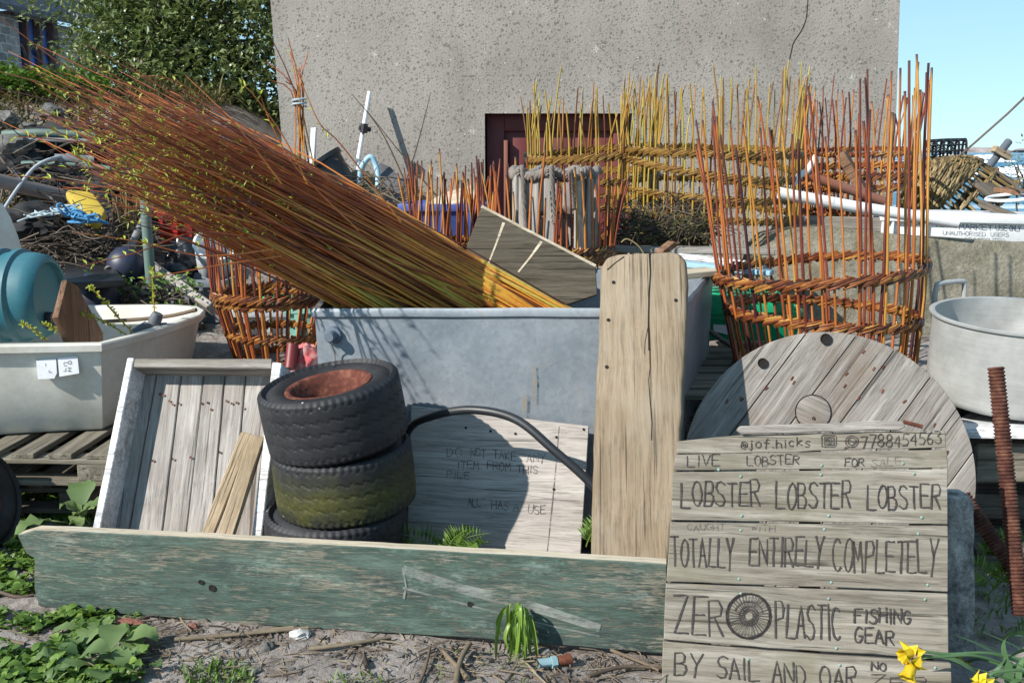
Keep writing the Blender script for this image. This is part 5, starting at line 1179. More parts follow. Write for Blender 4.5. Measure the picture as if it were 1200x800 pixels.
# yellow float, lid, ropes
poly_slab('yellow_lid', P(84, 250, 6.2), P(122, 250, 6.22), P(80, 222, 6.42), [(76, 226), (80, 221), (108, 224), (123, 245), (121, 251), (112, 259), (88, 251)], .07, YELLOW_PL, 'yellow plastic fish box end lying on the twigs at left', 'box end', bevel=.015)
poly_slab('navy_board', P(118, 262, 6.9), P(136, 262, 6.95), P(112, 232, 7.1), [(110, 232), (126, 228), (140, 258), (138, 270), (120, 262)], .03, NAVY_PL, 'dark navy plastic board propped behind the yellow box end', 'board')
def tangle(name, cpx, Y, spx, spy, n, rad, mat, label, steps=60):
    b = MB(); pts = []; a = rnd.random() * 6
    for k in range(steps):
        t = k / steps; pts.append(P(cpx[0] + (cpx[2] - cpx[0]) * t + rnd.gauss(0, spx), cpx[1] + (cpx[3] - cpx[1]) * t + rnd.gauss(0, spy), Y + .05 * math.sin(k * .9)))
    b.tube(catmull(pts, 4), rad, 6); return setp(b.build(name, mat, smooth=60), label, 'rope')
tangle('blue_rope', (76, 246, 112, 260), 6.05, 7, 3.5, 1, .0065, ROPE_B, 'tangled bright blue rope below the yellow box end'); tangle('pale_rope', (30, 255, 85, 243), 6.15, 8, 2.5, 1, .005, ROPE_P, 'tangled pale blue rope on the twig heap at left')
pipe('drain_pipe', [P(-6, 211, 6.75), P(84, 232, 7.1)], .048, BROWNPIPE, 'grey brown drain pipe with open end lying across the heap at left', 'pipe', curve=False, hollow=True, n=20)
pipe('white_pipe', [P(4, 246, 6.6), P(22, 219, 6.8), P(40, 197, 7.0), P(58, 187, 7.1), P(84, 181, 7.3)], .012, GREYPIPE2, 'thin curved white pipe crossing the salvage heap at left', 'pipe')
pipe('grey_pipe', [P(64, 187, 7.2), P(110, 189, 7.3)], .040, GREYPIPE, 'grey plastic pipe lying on the salvage heap above the drain pipe', 'pipe', curve=False, hollow=True, n=18)
pipe('green_pole', [P(4, 158, 7.5), P(50, 156, 7.5), P(112, 160, 7.6)], .030, GREENPIPE, 'long pale green pole lying along the top of the heap at left', 'pole'); pipe('grey_rod', [P(20, 163, 7.45), P(110, 166, 7.5)], .018, GREYPIPE, 'thin grey rod lying just below the long green pole', 'rod', curve=False)
pipe('mossy_pole', [P(26, 192, 7.2), P(80, 192, 7.2), P(130, 198, 7.2)], .020, GREENPIPE, 'thin mossy pole lying between the grey pipe and the drain pipe', 'pole'); pipe('black_cable', [P(-10, 178, 7.3), P(14, 178, 7.3), P(40, 188, 7.3), P(65, 202, 7.3)], .014, HOSE, 'black cable looping over the salvage heap at left edge', 'cable')
pipe('black_cable', [P(15, 198, 7.0), P(30, 215, 6.9), P(60, 232, 6.9), P(75, 247, 6.8)], .010, HOSE, 'thin black cable hanging below the drain pipe', 'cable')
for px, py, rr, lab in ((98, 200, .07, 'grey stone lying behind the drain pipe'), (15, 172, .10, 'dark stone under the long green pole')):
    b = MB(); b.ico(P(px, py, 7.3), rr, 3, .35, 2, sc=(1.3, 1, .8)); setp(b.build('boulder', ROCK, smooth=40), lab, 'boulder')
brush('twig_heap', 20, 150, 258, 318, 6.1, 6.9, 440, .34, .0055, BRUSH_D, 'heap of dead brown twigs at left below the blue rope')
brush('twig_heap', -20, 60, 168, 240, 7.0, 7.6, 90, .5, .007, BRUSH_D, 'dark tangle of sticks on the salvage heap at left edge')
brush('twig_heap', 120, 200, 330, 392, 5.7, 6.2, 160, .3, .006, BRUSH_D, 'dark sticks at the foot of the heap behind the dinghy')
brush('twig_heap', 724, 832, 236, 284, 5.55, 6.3, 620, .17, .0042, BRUSH_D, 'heap of dead brown conifer twigs over the dark red crates', spread=(.8, .6, .7))
b = MB()
for k in range(500):
    b.leaf(P(rnd.uniform(735, 832), rnd.triangular(240, 298, 262), rnd.uniform(5.5, 5.9)), Vector((rnd.gauss(0, 1), rnd.gauss(-.3, .5), rnd.gauss(0, .8))), Vector((0, -1, .5)), .05, .008, rnd.random() * .6)
setp(b.build('conifer_sprigs', L_GRASS, smooth=0), 'faded conifer sprigs hanging over the dark red crates', kind='stuff')
b = MB()
for k in range(260):
    b.leaf(P(rnd.uniform(95, 235), rnd.uniform(320, 365), rnd.uniform(5.7, 6.0)), Vector((rnd.gauss(0, 1), rnd.gauss(-.3, .5), rnd.gauss(.3, .5))), Vector((0, -.5, 1)), .04, .02, rnd.random())
setp(b.build('small_weeds', L_WEED, smooth=0), 'small green weeds growing through the salvage heap', kind='stuff')
b = MB()
for k in range(150): 
    p = P(rnd.uniform(140, 165), rnd.uniform(268, 295), 6.6); b.tube([p, p + Vector((rnd.gauss(0, .03), rnd.gauss(0, .03), rnd.uniform(.15, .28)))], .006, 4, rnd.random())
setp(b.build('cane_clump', POT_W, smooth=60), 'clump of dry tan canes standing behind the round navy buoy', kind='stuff')

# ------------------------------------------------------------------ between tank and house
T = thing('willow_sheaf', 'tied sheaf of red brown willow standing against the house corner', 'willow rods', P(352, 250, 6.9))
tie = P(351, 125, 6.9); foot = P(352, 290, 6.9)
for k in range(11):
    a = rnd.uniform(0, 6.28); top = tie + Vector((rnd.gauss(-.06, .08), rnd.gauss(0, .08), rnd.uniform(.15, .45))); pts = catmull([foot + Vector((.10 * math.cos(a) + rnd.gauss(.05, .05), .08 * math.sin(a), 0)), tie + Vector((rnd.gauss(0, .016), rnd.gauss(0, .016), 0)), top], 4)
    b = MB(); b.tube(pts, [.0065 - .004 * i / len(pts) for i in range(len(pts))], 5, rnd.random(), [i / len(pts) for i in range(len(pts))]); b.build('rod', RODS, T, smooth=60)
b = MB(); b.tube([tie + Vector((.045 * math.cos(t), .045 * math.sin(t), .004 * t)) for t in [k * .5 for k in range(26)]], .007, 5); b.build('twine', ROPE_P, T)
beam('white_post', P(361, 290, 7.3), P(368, 150, 7.5), .04, .03, WHITEP, 'white painted post leaning on the house wall behind the willow sheaf', 'post')
Mx = Matrix.Translation(P(384, 200, 7.4)) @ Matrix.Rotation(R(-35), 4, 'Y'); b = MB(Mx); b.lathe([(0, -.18), (.12, -.18), (.15, .05), (.165, .06), (.165, .09), (.14, .09), (.11, -.16), (0, -.16)], 24); setp(b.build('black_bucket', BLACK_PL, smooth=40), 'tipped black bucket in front of the house wall left of the white pole', 'bucket')
T = thing('white_pole', 'thin white plastic pole with black clamp against the house wall', 'pole', P(420, 230, 7.6)); b = MB(); b.tube([P(416, 245, 7.5), P(420, 185, 7.7), P(433, 108, 7.9)], .016, 10); b.build('tube', WHITE_PL, T); b = MB(); b.tube([P(421, 150, 7.74), P(434, 152, 7.78)], .018, 8); b.tube([P(427, 145, 7.74), P(426, 156, 7.74)], .028, 8); b.build('clamp', BLACK_PL, T)
pipe('blue_hose', [P(420, 215, 7.4), P(424, 196, 7.4), P(434, 184, 7.4), P(441, 196, 7.4), P(443, 216, 7.35), P(442, 240, 7.3)], .020, LTBLUE, 'pale blue hose looped over rubbish by the house wall', 'hose')
b = MB(); b.ico(P(425, 225, 7.55), .12, 3, .3, 2.4, sc=(1, .7, 1.3)); setp(b.build('olive_sack', m_plastic('olive_sack', (.17, .16, .09), .8, .6), smooth=60), 'olive canvas sack slumped under the pale blue hose', 'sack')
poly_slab('slate_slab', P(430, 240, 7.6), P(500, 245, 7.7), P(445, 190, 7.9), [(438, 200), (446, 190), (458, 196), (492, 234), (500, 250), (430, 262)], .04, SLATE, 'dark slate slab leaning against the house wall', 'slab')
brush('twig_heap', 395, 475, 205, 262, 6.6, 7.3, 150, .28, .005, BRUSH, 'dead twigs by the house wall behind the willow bundle', spread=(.6, .4, .8))
for q, lab in (([(470, 230), (489, 170), (505, 108)], 'long thin twig arching up against the grey house wall'), ([(490, 250), (450, 160), (412, 110)], 'faint thin twig leaning left against the grey house wall'), ([(520, 240), (470, 180), (430, 130)], 'reddish thin twig leaning left across the grey house wall')):
    pts = catmull([P(a, c_, 7.5) for a, c_ in q], 6); b = MB(); b.tube(pts, [.007 - .005 * i / len(pts) for i in range(len(pts))], 5, .3); setp(b.build('twig', BRUSH, smooth=60), lab, 'twig')
open_box('fish_box', boxM(470, 286, 6.15, -3), .50, .42, .24, BLUE_PL, 'blue plastic fish box behind the short willow basket', 'fish box', ribs=3)
poly_slab('pale_plank', P(505, 236, 6.3), P(557, 226, 6.3), P(510, 228, 6.5), [(496, 240), (520, 226), (553, 216), (558, 232), (530, 238)], .03, W_END, 'pale plank lying on top of the blue fish box', 'plank')
# rope topped creel
cc = P(650, 300, 5.4); Rc = 48 * mpp(5.4, 1.2); zt2 = P(650, 203, 5.4).z
T = thing('lobster_creel', 'grey slatted lobster creel topped with a thick coil of grey rope', 'creel', cc)
for k in range(17):
    a = 2 * math.pi * k / 17 + .1; 
    if k in (13,): continue
    Mx = Matrix.Translation((cc.x, cc.y, cc.z)) @ Matrix.Rotation(a, 4, 'Z') @ Matrix.Translation((Rc, 0, 0)); b = MB(Mx); b.box((-.008, -.027, 0), (.008, .027, zt2 - cc.z)); b.build('slat', W_GREYZ, T, bevel=.003, bseg=1)
for z in (cc.z + .03, (cc.z + zt2) / 2, zt2 - .03):
    b = MB(); b.tube([(cc.x + (Rc - .018) * math.cos(t), cc.y + (Rc - .018) * math.sin(t), z) for t in [2 * math.pi * k / 32 for k in range(32)]], .010, 6, closed=True); b.build('hoop', W_DARK, T)
b = MB()
for k in range(3):
    ph = 2 * math.pi * k / 3; N = 26 * 8; pts = []
    for i in range(N):
        t = 2 * math.pi * i / N; tw = 26 * t + ph; r_ = Rc + .014 * math.cos(tw) + .012 * math.sin(5 * t); pts.append((cc.x + r_ * math.cos(t), cc.y + r_ * math.sin(t), zt2 + .016 * math.sin(tw) + .014 * math.sin(7 * t + 1)))
    b.tube(pts, .013, 6, closed=True)
b.build('rope_coil', ROPE_G, T, smooth=60)
def rope_strand(pts, rad, mat, parent, name='hanging_rope'):
    pp = catmull(pts, 14); b = MB()
    for k in range(3):
        q = []
        for i, p in enumerate(pp): tw = i * .75 + 2 * math.pi * k / 3; q.append(p + Vector((math.cos(tw) * rad * .55, math.sin(tw) * rad * .55, 0)))
        b.tube(q, rad * .6, 5)
    return b.build(name, mat, parent, smooth=60)
for px, top_, bot in ((612, 198, 268), (646, 198, 262), (668, 202, 245)):
    Yf = 5.4 - math.sqrt(max(.001, Rc ** 2 - ((px - 650) * mpp(5.4, 1.2)) ** 2)) - .03
    rope_strand([P(px - 4, top_ + 8, Yf + .02), P(px, top_ - 2, Yf - .02), P(px + 2, (top_ + bot) / 2, Yf), P(px + 4, bot, Yf)], .013, ROPE_G, T)
# dark red crates, boards behind the tank
open_box('plastic_crate', boxM(716, 292, 5.95, 2), .25, .3, .20, DKRED_PL, 'dark red plastic crate under the twig heap, left of two', 'crate', 'dark red crates under the twigs'); open_box('plastic_crate', boxM(768, 294, 5.95, -2), .34, .3, .24, DKRED_PL, 'dark red plastic crate under the twig heap, right of two', 'crate', 'dark red crates under the twigs')
beam('grey_board', P(688, 291, 5.55), P(905, 294, 5.5), .16, .03, W_GREY, 'long grey board lying behind the zinc tank below the red crates', 'board')
beam('pale_board', P(795, 300, 5.3), P(902, 312, 5.1), .05, .03, WHITEP, 'narrow white painted board behind the right end of the zinc tank', 'board'); beam('pale_board', P(800, 309, 5.2), P(905, 320, 5.0), .09, .025, LTBLUE, 'pale blue board just below the narrow white board', 'board')
beam('wood_offcut', P(772, 298, 4.75), P(788, 285, 4.8), .05, .03, W_BROWN, 'short brown wood offcut behind the top of the thick plank', 'offcut'); beam('wood_offcut', P(795, 322, 4.62), P(836, 318, 4.72), .12, .03, W_END, 'pale wood offcut resting on the right end of the zinc tank', 'offcut')
pts = catmull([P(756, 300, 4.5), P(748, 288, 4.5), P(735, 280, 4.5), P(728, 284, 4.5)], 5); b = MB(); b.tube(pts, .003, 5, .9); setp(b.build('dry_stem', POT_W), 'pale drooping dry stem rising behind the thick plank', 'stem')
# boxes seen through the left basket
open_box('fish_box', boxM(276, 395, 5.75, 2), .38, .35, .16, m_plastic('grey_white_plastic', (.42, .44, .47), .5), 'pale grey fish box seen through the openwork basket', 'fish box', ribs=3); open_box('fish_box', boxM(278, 366, 5.95, 2), .36, .3, .09, GREEN_PL, 'dark green tray stacked on the pale grey fish box', 'fish box', ribs=2)
open_box('fish_box', boxM(336, 412, 5.62, -2), .26, .3, .26, MINT_PL, 'mint green plastic box behind the openwork basket and zinc tank', 'fish box', ribs=2)
b = MB(); b.ico(P(360, 428, 4.34), .075, 4, .2, 3, sc=(.95, .8, 1.25)); setp(b.build('net_sack', PINK_PL, smooth=60), 'faded pink red net sack squeezed between basket and zinc tank', 'sack')
pipe('red_tin', [P(340, 432, 4.25), P(343, 404, 4.3)], .026, DKRED_PL, 'dark red tin behind the open crate', 'tin', n=16, curve=False)

# ------------------------------------------------------------------ right side
T = open_box('green_box', boxM(826, 400, 5.22, -2), .50, .34, .16, GREEN_PL, 'bright green plastic storage box behind the big orange basket', 'box', ribs=0)
gp = Plane(P(826, 372, 5.17), P(930, 374, 5.16) - P(826, 372, 5.17), (0, 0, 1)); b = MB(gp.M); b.prism(gp.outline([(834, 346), (925, 349), (931, 356), (931, 366), (834, 369)]), 0, .36); b.build('lid', GREEN_PL, T, bevel=.008)
gp2 = Plane(P(826, 400, 5.205), P(930, 402, 5.185) - P(826, 400, 5.205), (0, 0, 1)); b = MB(gp2.M); b.prism(gp2.outline([(836, 380), (854, 381), (854, 392), (836, 388)]), -.004, .002); b.build('white_sticker', WHITE_PL, T)
beam('dark_batten', P(832, 388, 5.05), P(865, 410, 4.9), .03, .02, W_DARK, 'dark slat resting on the pallet before the green box', 'slat')
sl = three(P(885, 400, 5.80), P(1200, 400, 5.72), P(885, 290, 5.82)); b = MB(sl.M)
b.prism(sl.outline([(882, 430), (884, 310), (890, 290), (903, 276), (930, 268), (962, 265), (1000, 268), (1040, 274), (1085, 278), (1140, 281), (1200, 285), (1330, 290), (1330, 430)], sub=.06, amp=.006), 0, .42); setp(b.build('concrete_block', CONC, bevel=.008, bseg=2), 'long rough grey brown concrete block behind the big orange basket', 'concrete block')
Mx = Matrix.Translation(P(1032, 283, 6.0)) @ Matrix.Rotation(R(-2), 4, 'Z') @ Matrix.Rotation(R(1.2), 4, 'Y'); L_, W_, H_ = 1.2, .5, .165
T = thing('fish_box', 'white plastic fish box printed with market use only warning', 'fish box', frame=Mx); b = MB(Mx)
b.box((0, .02, 0), (L_, W_, H_)); b.box((-.01, -.012, H_ - .045), (L_ + .02, W_ + .01, H_ + .003)); b.box((-.005, -.008, -.004), (L_ + .01, .03, .010)); b.build('body', WHITE_PL, T, bevel=.006)
for x in (0, .055, .235, .245): 
    b = MB(Mx); b.box((x, -.006, .0105), (x + .012, .0195, H_ - .0455)); b.build('rib', WHITE_PL, T)
fp = Plane(Mx @ Vector((0, .02, 0)), Mx.to_3x3() @ Vector((1, 0, 0)), (0, 0, 1))
for a_ in (('FOR', 1066, 263, 1082, 264, 5, .005), ('MARKET', 1124, 268.5, 1163, 270, 6, .005), ('USE', 1167, 270, 1180, 270.4, 6, .005), ('ONLY', 1183, 270.5, 1196, 271, 6, .005), ('FISH', 1086, 265, 1118, 267, 5, .005), ('UNAUTHORISED', 1105, 275, 1155, 277, 4.5, .003), ('USERS', 1161, 277, 1182, 277.6, 4.5, .003), ('PROSECUTED', 1130, 282.5, 1178, 284, 4, .003)):
    b = MB(fp.M); letters(b, fp, *a_, gap=.2, jit=.1, wob=.1); b.build('printed_lettering', PRINT, T, smooth=0)
beam('grey_trough_edge', P(905, 262, 6.1), P(1032, 265, 6.05), .08, .10, W_GREY, 'weathered grey beam behind the concrete block left of the white fish box', 'beam')
pipe('white_pipe', [P(913, 226, 5.72), P(1000, 242, 5.72), P(1122, 261, 5.70)], .032, WHITE_PL, 'thick white plastic pipe lying slanted behind the big orange basket', 'pipe', hollow=True, curve=False, n=20)
pipe('white_pipe', [P(925, 222, 5.95), P(937, 206, 5.95), P(946, 200, 5.95), P(957, 183, 5.95)], .019, WHITE_PL, 'bent white pipe with elbow above the thick white pipe', 'pipe'); pipe('red_pipe', [P(945, 205, 5.97), P(1036, 236, 5.97)], .028, REDPIPE, 'red brown pipe lying above the thick white pipe', 'pipe', curve=False, n=14)
beam('brown_post', P(986, 180, 6.1), P(1020, 240, 6.0), .08, .055, W_BROWN, 'brown stump of post leaning above the red brown pipe', 'post')
# finished willow pot lying tilted
pc = P(1070, 202, 7.1); axv = (P(1140, 262, 6.95) - pc).normalized(); zq = axv; xq = zq.orthogonal().normalized(); yq = zq.cross(xq); Mp = Matrix(((xq.x, yq.x, zq.x, pc.x), (xq.y, yq.y, zq.y, pc.y), (xq.z, yq.z, zq.z, pc.z), (0, 0, 0, 1)))
T = thing('willow_lobster_pot', 'finished dome shaped lobster pot of old brown willow lying tilted at right', 'lobster pot', frame=Mp)
def prf(s): return .08 + .25 * math.sin(min(1, s / .30) * math.pi / 2) + .05 * max(0, (s - .3) / .3)
for k in range(36):
    a = 2 * math.pi * k / 36; b = MB(Mp); b.tube([(prf(q) * math.cos(a + q * .2), prf(q) * math.sin(a + q * .2), q) for q in [i * .06 for i in range(10)]], .0095, 5, rnd.random()); b.build('rib', POT_W, T, smooth=60)
def potband(s, n=26, rods=2, hz=.012):
    b = MB(Mp); strokes(b, n, rods, lambda th, dr, dz: Vector(((prf(s) + dr) * math.cos(th), (prf(s) + dr) * math.sin(th), s + dz)), .0085, hz, s)
    b.build('woven_band', POT_W, T, smooth=60)
for s_ in (.0, .03, .06, .09, .12, .15, .18, .21, .24, .27): potband(s_, hz=.014)
potband(.38); potband(.53)
# black wire pot
T = thing('wire_pot', 'small black wire pot lying on its side on the willow pot', 'lobster pot', P(1112, 190, 7.3)); c0 = P(1086, 178, 7.2); c1 = P(1130, 176, 7.35); rad = 13 * mpp(7.3, 1.5); dv = (c1 - c0)
for k in range(6):
    b = MB(); p = c0 + dv * k / 5; b.tube([p + Vector((.25 * rad * math.cos(t), rad * math.cos(t), rad * math.sin(t))) for t in [2 * math.pi * j / 20 for j in range(20)]], .009, 5, closed=True); b.build('hoop', BLACK_PL, T)
for k in range(12):
    t = 2 * math.pi * k / 12; o_ = Vector((.25 * rad * math.cos(t), rad * math.cos(t), rad * math.sin(t))); b = MB(); b.tube([c0 + o_, c0 + dv * .5 + o_ * 1.04, c1 + o_], .006, 5); b.build('wire', BLACK_PL, T)
b = MB()
for k in range(90):
    t = rnd.uniform(0, 6.28); o_ = Vector((.25 * rad * math.cos(t), rad * math.cos(t), rad * math.sin(t))) * .97; t2 = t + rnd.uniform(-.6, .6); o2 = Vector((.25 * rad * math.cos(t2), rad * math.cos(t2), rad * math.sin(t2))) * .97; s = rnd.random() * .72; b.tube([c0 + dv * s + o_, c0 + dv * (s + .12) + o2], .0035, 4)
b.build('netting', BLACK_PL, T)
T = thing('dark_pole', 'dark round pole with a wooden cross block against the sea', 'pole', P(1146, 204, 7.2)); b = MB(); b.tube([P(1125, 238, 7.3), P(1182, 166, 7.6)], .028, 14); b.build('shaft', GREY_PL, T); 
bb = beam('cross_block', P(1164, 174, 7.48), P(1183, 185, 7.5), .055, .045, W_TAN, parent=None); mw = WM[bb.name]; place(bb, mw, T)
top = P(1330, -10, 5.2); pipe('stay_line', [P(1121, 186, 6.95), P(1180, 134, 6.3), top], .007, ROPE_G, 'thin taut grey line rising to the right against the sky', 'line', curve=False, n=6)
pipe('mast', [Vector((top.x, top.y, ground_h(top.x, top.y) - .1)), top + Vector((0, 0, .2))], .04, WHITE_PL, 'slim white mast beyond the right picture edge holding the taut line', 'mast', curve=False)
# clutter at the right edge
beam('rusty_board', P(1148, 238, 6.3), P(1210, 262, 6.1), .05, .04, W_DARK, 'dark rusty board lying behind the white fish box at right', 'board'); beam('rusty_board', P(1172, 222, 6.6), P(1215, 228, 6.4), .16, .03, W_BROWN, 'red brown board lying below the grey shrub at right', 'board'); beam('rusty_board', P(1150, 215, 6.7), P(1172, 232, 6.5), .12, .03, W_DARK, 'short dark board lying beside the dark round pole', 'board')
b = MB(); c = P(1186, 231, 6.3); b.tube([c + Vector((.13 * math.cos(t), .2 * math.sin(t), .02 * math.cos(t))) for t in [2 * math.pi * k / 28 for k in range(28)]], .010, 8, closed=True); setp(b.build('white_hoop', WHITE_PL), 'thin white plastic hoop lying in the clutter at right', 'hoop')
for a, c_, lab in (((1168, 200), (1200, 226), 'thin dark rod sloping down across the clutter at right'), ((1160, 246), (1205, 252), 'thin brown rod lying behind the white fish box')):
    beam('thin_rod', P(*a, 6.5), P(*c_, 6.3), .014, .014, W_DARK, lab, 'rod')
Tq = thing('grey_shrub', 'small grey green shrub in front of the sea at right edge', 'shrub', on_ground(1205, 7.5)); b = MB(); st = MB(); base = on_ground(1210, 7.5)
for k in range(16):
    e = P(rnd.uniform(1180, 1240), rnd.uniform(188, 222), 7.5 + rnd.uniform(-.2, .2)); st.tube(catmull([base, base.lerp(e, .5) + Vector((rnd.gauss(0, .06), 0, 0)), e], 4), [.012 - .001 * i for i in range(9)], 5, .5)
    for j in range(40): b.leaf(e + Vector((rnd.gauss(0, .08), rnd.gauss(0, .08), rnd.gauss(-.03, .08))), Vector((rnd.gauss(0, 1), rnd.gauss(0, 1), rnd.gauss(.4, .6))), Vector((0, 0, 1)), .035, .016, rnd.random())
st.build('stems', BRUSH, Tq); b.build('foliage', m_leaf('grey_leaf', [(0, (.10, .12, .07)), (1, (.22, .24, .15))], .6), Tq, smooth=0)
# stack that carries basket and pan
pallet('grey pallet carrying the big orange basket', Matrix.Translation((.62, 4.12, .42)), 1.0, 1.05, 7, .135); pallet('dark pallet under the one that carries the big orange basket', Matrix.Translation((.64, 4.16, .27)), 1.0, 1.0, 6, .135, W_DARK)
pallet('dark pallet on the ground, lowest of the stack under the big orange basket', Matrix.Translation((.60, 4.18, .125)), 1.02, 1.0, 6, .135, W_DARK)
beam('squared_timber', P(1132, 535, 3.86), P(1330, 533, 3.80), .20, .155, W_PALLET, 'thick squared timber under the pale board that carries the cooking pan', 'timber', bevel=.01); z = P(1132, 535, 3.86).z
poly_slab('pale_board', P(1125, 500, 3.74), P(1300, 500, 3.7), P(1125, 487, 4.12), [(1122, 501), (1127, 488), (1150, 475), (1330, 475), (1330, 503)], .04, WHITEP, 'white flaking board under the aluminium cooking pan', 'board')
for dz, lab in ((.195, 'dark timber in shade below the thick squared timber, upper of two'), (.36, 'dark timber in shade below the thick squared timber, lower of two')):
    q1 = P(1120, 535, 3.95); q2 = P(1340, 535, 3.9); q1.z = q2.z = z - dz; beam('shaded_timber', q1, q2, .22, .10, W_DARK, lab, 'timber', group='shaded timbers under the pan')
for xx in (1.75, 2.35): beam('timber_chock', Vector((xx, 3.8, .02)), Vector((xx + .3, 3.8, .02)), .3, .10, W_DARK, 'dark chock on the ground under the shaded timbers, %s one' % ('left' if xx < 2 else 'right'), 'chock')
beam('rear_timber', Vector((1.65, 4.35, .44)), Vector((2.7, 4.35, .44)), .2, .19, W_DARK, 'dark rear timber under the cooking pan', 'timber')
# pan
Yp = 4.08; pc = P(1186, 490, 4.08 - .33); zb = pc.z; cx = P(1196, 367, Yp).x; zr_ = P(1186, 367, Yp).z; Hh = zr_ - zb; Rp = .338
Mx = Matrix.Translation((cx, Yp, zb)) @ Matrix.Rotation(R(4), 4, 'X'); T = thing('cooking_pan', 'large dull aluminium cooking pan with loop handles', 'pan', frame=Mx)
b = MB(Mx); b.lathe([(0, 0), (Rp - .03, 0), (Rp - .012, .008), (Rp - .004, .03), (Rp, .12), (Rp, Hh - .015), (Rp + .012, Hh - .012), (Rp + .014, Hh - .003), (Rp + .008, Hh), (Rp - .008, Hh - .002), (Rp - .008, .05), (Rp - .03, .012), (0, .012)], 72); b.build('body', ALU, T, smooth=50)
def handle(a):
    ca, sa = math.cos(a), math.sin(a); t = Vector((-sa, ca, 0)); n = Vector((ca, sa, 0)); z = Vector((0, 0, 1)); c = n * (Rp + .012) + z * (Hh - .045)
    b = MB(Mx); p = [c - t * .085, c - t * .085 + n * .03 + z * .02, c - t * .08 + n * .035 + z * .088, c - t * .062 + n * .035 + z * .105, c + t * .062 + n * .035 + z * .105, c + t * .08 + n * .035 + z * .088, c + t * .085 + n * .03 + z * .02, c + t * .085]
    b.tube(catmull(p, 5), .0115, 10); h = b.build('handle', ALU, T)
    for s in (-1, 1):
        b = MB(Mx); q = c + t * .085 * s; b.ico(q, .02, 2, sc=(1, 1, 1)); b.build('rivet', ALU, T)
handle(R(113)); handle(R(-78))
# rusty ribbed bars
def ribbed(p1, p2, rad, lab):
    p1, p2 = Vector(p1), Vector(p2); Mx = beam_frame(p1, p2, Vector((0, -1, 0))) @ Matrix.Rotation(R(90), 4, 'Y'); L = (p2 - p1).length; n = int(L / .0115); prof = [(0, 0)]
    for k in range(n):
        z = L * k / n; d = L / n; prof += [(rad * .86, z), (rad * .9, z + d * .2), (rad * 1.04, z + d * .45), (rad * 1.04, z + d * .65), (rad * .88, z + d * .9)]
    prof += [(rad * .86, L), (rad * .55, L), (rad * .5, L - .02), (0, L - .02)]
    b = MB(Mx); b.lathe(prof, 18)
    return setp(b.build('ribbed_bar', RUSTBAR, smooth=50), lab, 'rusty bar', 'rusty ribbed bars')
ribbed(P(1196, 720, 3.02), P(1167, 430, 3.22), .0255, 'rusty ribbed bar standing upright in front of the aluminium pan'); ribbed(P(1235, 735, 3.05), P(1128, 580, 3.32), .0255, 'rusty ribbed bar slanting in the shade behind the granite post')
# ------------------------------------------------------------------ plants and litter in the foreground
def rosette(name, label, px, py, n, L, W, mat, Y=None, group=None, up=.6, cat='plant', spread=.03):
    c = G(px, py) if Y is None else P(px, py, Y); c.z = max(c.z, ground_h(c.x, c.y)) if Y is None else c.z
    T = thing(name, label, cat, c, group); lb = MB(); sb = MB()
    for k in range(n):
        a = 2 * math.pi * k / n + rnd.gauss(0, .3); l = L * rnd.uniform(.55, 1.15); d = Vector((math.cos(a), math.sin(a), up * rnd.uniform(.3, 1.5))).normalized(); o = c + Vector((rnd.gauss(0, spread), rnd.gauss(0, spread), 0)); st_ = o + d * l * .3
        lb.tube([o, st_], .003, 4, .8)
        # broad leaf: a strip that widens and droops, with a raised middle
        seg = 7; prev = None; side = d.cross(Vector((0, 0, 1))).normalized(); rv = max(0, min(1, rnd.gauss(.5, .25)))
        for i in range(seg + 1):
            t = i / seg; p = st_ + d * l * .75 * t + Vector((0, 0, -.35 * l * t * t * rnd.uniform(.8, 1.2))); w = W * l / L * (math.sin(math.pi * (t * .92 + .05)) ** .7) * .5 * rnd.uniform(.88, 1.12); wv = .12 * W * rnd.uniform(-1, 1)
            q = [lb.av(p - side * w + Vector((0, 0, .25 * w + wv)), rv, t), lb.av(p, rv * .8, t), lb.av(p + side * w + Vector((0, 0, .25 * w - wv)), rv, t)]
            if prev: lb.af(prev[0], prev[1], q[1], q[0]); lb.af(prev[1], prev[2], q[2], q[1])
            prev = q
    lb.build('leaves', mat, T, smooth=180); return T
rosette('dock_plant', 'large dock plant with broad crinkled leaves in the bottom left foreground', 118, 772, 16, .17, .075, L_DOCK, spread=.05)
rosette('dock_plant', 'smaller dock plant with pale leaves just behind the large foreground dock', 92, 745, 10, .12, .05, L_DOCK, spread=.04); rosette('dock_plant', 'dock plant with drooping dark leaves beside the crate in the shade', 92, 612, 8, .22, .10, L_DOCK, Y=3.85, up=1.0)
rosette('dock_plant', 'dock plant at the right of the leafy foreground patch near the brick shard', 148, 785, 9, .11, .055, L_DOCK, spread=.03); rosette('dock_plant', 'dark dock plant in the shade below the notice board', 535, 650, 9, .13, .05, L_WEED, Y=3.45, up=1.1)
rosette('dock_plant', 'small dock seedling at the plank end by the left picture edge', 75, 668, 6, .07, .03, L_DOCK)
